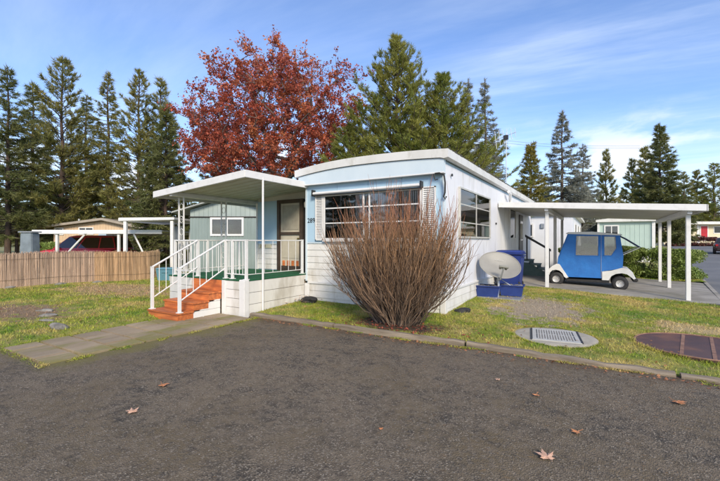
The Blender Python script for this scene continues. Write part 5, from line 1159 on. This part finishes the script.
    P = np.concatenate(LP_); D_ = np.concatenate(LD); B_ = np.stack([R2, F2, up]); V, F = leafcloud(P@B_, .145, .45, .6, fold=.5, dirs=D_@B_)
    link('crown', npmesh('crown', V, F, mat('oak_leaf', (.50, .125, .065), (.34, .075, .052), .9, .6, island=.55, transl=.45, c3=(.62, .23, .09), c3scale=.45)), r); return r
oak(290, 27)
# power wires
wr = thing('power_wire', 'thin grey power wires crossing the sky behind the aerial', 'wire', (0, 30, 8))
for z0, z1 in ((137, 146), (140, 148)):
    a, b = CF(440, 30, 1.5+(240.5-z0+4)/390*30), CF(640, 36, 1.5+(240.5-z1)/390*36); MB().tube([a.lerp(b, k/8)-Vector((0, 0, .35*math.sin(math.pi*k/8))) for k in range(9)], .012, 4).build('wire', M['steel'], wr)
# ------------------------------------------------------------------ grass blades, litter, leaves
def blades(name, n, u0, u1, v0, v1, zf, keep, h=.05, w=.006):
    u = rs.uniform(u0, u1, n); v = rs.uniform(v0, v1, n); k = np.array([keep(a, b) for a, b in zip(u, v)]); u, v = u[k], v[k]; z = np.array([zf(a, b) for a, b in zip(u, v)]); n = len(u)
    P = np.stack([u, v, z-.005], 1); az = rs.uniform(0, 6.28, n); s = np.stack([np.cos(az), np.sin(az), np.zeros(n)], 1)*w*rs.uniform(.6, 1.4, n)[:, None]; tip = P+np.stack([rs.normal(0, .025, n), rs.normal(0, .025, n), h*rs.uniform(.35, 1.25, n)], 1)
    o = link(name, npmesh(name, np.stack([P-s, P+s, tip], 1).reshape(-1, 3), np.arange(n*3).reshape(-1, 3), M['blade'])); stuff(o); return o
def clump(u, v): return .5+.5*math.sin(u*3.1+math.sin(v*2.3)*2)*math.sin(v*2.9+math.sin(u*1.7)*2)
def keepR(u, v):
    if -.06 > u and v > -.03: return False
    if (u-2.12)**2+(v+.72)**2 < .60 or 0: 
        if (u-2.12)**2+(v+.72)**2 < .645**2: return False
    if (u-4.08)**2+(v+.22)**2 < .83**2: return False
    d = ((u+.45)/.95)**2+((v+1.35)/.5)**2
    if d < .8: return random.random() < .06
    d = ((u-1.55)/.85)**2+((v-1.55)/1.35)**2
    if d < .5+.9*clump(u*2.5, v*2.5): return random.random() < .25
    return random.random() < .35+.65*clump(u, v)
blades('grass', 120000, -3.68, 5.3, -1.82, 5.2, zl, keepR, .042)
def keepL(u, v):
    d = ((u+8.2)/1.8)**2+((v+4.5)/.9)**2
    if d < .5+.9*clump(u*1.5, v*1.5): return random.random() < .15
    if u > -6.5 and v > -2.1: return False
    return random.random() < .35+.65*clump(u*.8, v*.8)
blades('grass', 90000, -13.9, -4.98, -5.7, 3, zll, keepL, .05, .008)
blades('grass', 26000, -5.12, -3.35, -5.8, -2.0, lambda u, v: -.135, lambda u, v: (min(abs(u+3.43), abs(u+5.02)) < .09 and clump(u*3, v*2) > .35) or (v < -5.66 and random.random() < .4), .024)
blades('grass', 9000, -3.6, 5.2, -2.06, -1.93, lambda u, v: za(u, v), lambda u, v: clump(u*2, v*5) > .6, .03)
blades('grass', 16000, 1.0, 6.3, 11.65, 14, lambda u, v: gbase(u, v)+.16, lambda u, v: u < KU(v), .06, .012)
def ring(cx, cy, r0, r1): return lambda u, v: r0 < math.hypot(u-cx, v-cy) < r1 and clump(u*4, v*4) > .3
blades('grass', 26000, 1.4, 2.85, -1.45, 0.0, zl, ring(2.12, -.72, .64, .69), .034)
blades('grass', 22000, 3.15, 5.0, -1.12, .68, zl, ring(4.08, -.22, .84, .90), .06)
# loose stones on the old asphalt
n = 10000; mb = MB(); V = []; F = []; k = 0
u = rs.uniform(-6, 6, n); v = -1.95-(rs.uniform(0, 1, n)**1.3)*5.2; ok = (u > -3.4) | (v < -5.9); u, v = u[ok], v[ok]; n = len(u); r = rs.uniform(.0025, .0085, n)*rs.uniform(.6, 1, n)
ang = rs.uniform(0, 6.28, n); base_ = np.array([[1, 0, 0], [-.5, .87, 0], [-.5, -.87, 0], [0, 0, .8]]); V = np.zeros((n, 4, 3))
for j in range(4): 
    x, y, z = base_[j]; V[:, j, 0] = u+r*(x*np.cos(ang)-y*np.sin(ang)); V[:, j, 1] = v+r*(x*np.sin(ang)+y*np.cos(ang)); V[:, j, 2] = np.array([za(a, b) for a, b in zip(u, v)])+.001+z*r
F = (np.arange(n)[:, None, None]*4+np.array([[0, 1, 3], [1, 2, 3], [2, 0, 3]])[None]).reshape(-1, 3)
stuff(link('loose_grit', npmesh('loose_grit', V.reshape(-1, 3), F, mat('grit', (.24, .22, .19), (.12, .11, .10), 40, .9, island=.4))))
n = 2600; u = rs.uniform(-4, 6, n); v = -1.97-np.abs(rs.normal(0, 1, n))**1.2*1.5; ok = (u > -3.35) & (v > -7.2); u, v = u[ok], v[ok]; az = rs.uniform(0, 6.28, len(u)); L_ = rs.uniform(.015, .05, len(u))
ps = [[[a, b, za(a, b)+.004], [a+math.cos(c)*l, b+math.sin(c)*l, za(a, b)+.006]] for a, b, c, l in zip(u, v, az, L_)]
V, F = tubes_np(ps, [[.0011, .0008]]*len(ps)); stuff(link('fallen_needles', npmesh('fallen_needles', V, F, mat('dry_needle', (.30, .19, .09), (.18, .11, .06), 30, .8, island=.4))))
# leaf litter on lawn, under shrub, along edging
def litter(name, P, size, m): 
    V, F = leafcloud(P, size, .4, .7, fold=.3, dirs=np.concatenate([rs.normal(0, 1, (len(P), 2)), np.zeros((len(P), 1))], 1)*2, up=9); stuff(link(name, npmesh(name, V, F, m)))
LM = mat('dead_leaf', (.36, .17, .07), (.25, .095, .045), 9, .8, island=.4); LR = mat('red_dead_leaf', (.28, .07, .035), (.2, .045, .03), 9, .8, island=.4)
P = [(a, b, zl(a, b)+.018) for a, b in zip(rs.normal(-.4, .75, 260), rs.uniform(-1.82, -1.0, 260)) if a > -3.5]; litter('leaf_litter', np.array(P), .055, LR)
P = [(a, b, zl(a, b)+.03) for a, b in zip(rs.uniform(-3.5, 5.2, 420), rs.uniform(-1.7, 4.8, 420)) if not (a < .1 and b > -.1)]; litter('leaf_litter', np.array(P), .042, LM)
P = [(a, b, za(a, b)+.006) for a, b in zip(rs.uniform(-3.3, 5, 330), -1.97-np.abs(rs.normal(0, .12, 330)))]; litter('leaf_litter', np.array(P), .045, LM)
P = [(a, b, zll(a, b)+.03) for a, b in zip(rs.uniform(-13.5, -5.2, 400), rs.uniform(-5.5, 1, 400))]; litter('leaf_litter', np.array(P), .05, LM)
P = [(a, b, zl(a, b)+.02+.05*abs(rs.normal())) for a, b in zip(rs.normal(-3.55, .12, 90), rs.normal(-.25, .25, 90)) if b < -.02]; litter('leaf_litter', np.array(P), .06, mat('pale_dead_leaf', (.42, .30, .21), (.3, .19, .12), 9, .8, island=.35))
def maple(loc, size, rz, label, c, tilt=.08):
    pts = []
    for k in range(5):
        a = rad(90+(k-2)*52); R_ = (1.0, .95, .62)[abs(k-2)] if k != 2 else 1.05
        for da, rr_ in ((-26, .42), (-17, .70*R_), (-10, .72*R_), (0, R_), (10, .72*R_), (17, .70*R_)): pts.append((a+rad(da), rr_))
    pts = sorted(pts, key=lambda q: q[0]); V = [(0, 0, .02)]+[(math.cos(a)*r_*size, math.sin(a)*r_*size, .012+.05*size*math.sin(a*2.5+1)+.18*size*r_*r_*abs(math.sin(a*2.5))) for a, r_ in pts]; V.append((0, -.25*size, .015))
    n = len(pts); F = [(0, i, i+1) for i in range(1, n)]+[(0, n, n+1), (0, n+1, 1)]
    bm_ = MB().add(V, F); bm_.tube([(0, 0, .018), (.01, -.4*size, .02), (.03*size, -.85*size, .035)], .0022, 4)
    o = link('fallen_leaf', bm_.mesh('fallen_leaf', c), None, loc, (tilt, tilt*.5, rz)); tag(o, label, 'leaf', 'leaves fallen on the old asphalt'); return o
LO = mat('orange_leaf', (.50, .22, .09), (.40, .15, .06), 25, .7); LP = mat('pinkish_tan_leaf', (.58, .36, .25), (.48, .27, .17), 25, .7)
for u, v, s, rz, lb, c in ((2.42, -4.68, .072, .5, 'largest pale tan maple leaf flat on the asphalt', LP), (2.60, -4.12, .045, 2.2, 'small orange leaf between the large tan leaf and the lawn', LO), (3.43, -2.89, .07, 3.9, 'orange curled leaf on asphalt below the rusty lid', LO), (-1.03, -5.88, .06, 1.2, 'pale salmon leaf lying alone in the open asphalt', LP), (-1.44, -5.32, .065, 4.4, 'brown-orange leaf on the asphalt toward the walkway', LO), (1.75, -3.2, .03, .3, 'tiny white-tan leaf scrap below the edging timber', LP), (2.2, -3.45, .04, 2.9, 'small orange leaf scrap below the drain cover', LO), (1.15, -4.95, .022, 1, 'tiny yellow leaf bit on the bare asphalt', LO)):
    maple((u, v, za(u, v)+.004), s*1.3, rz, lb, c)
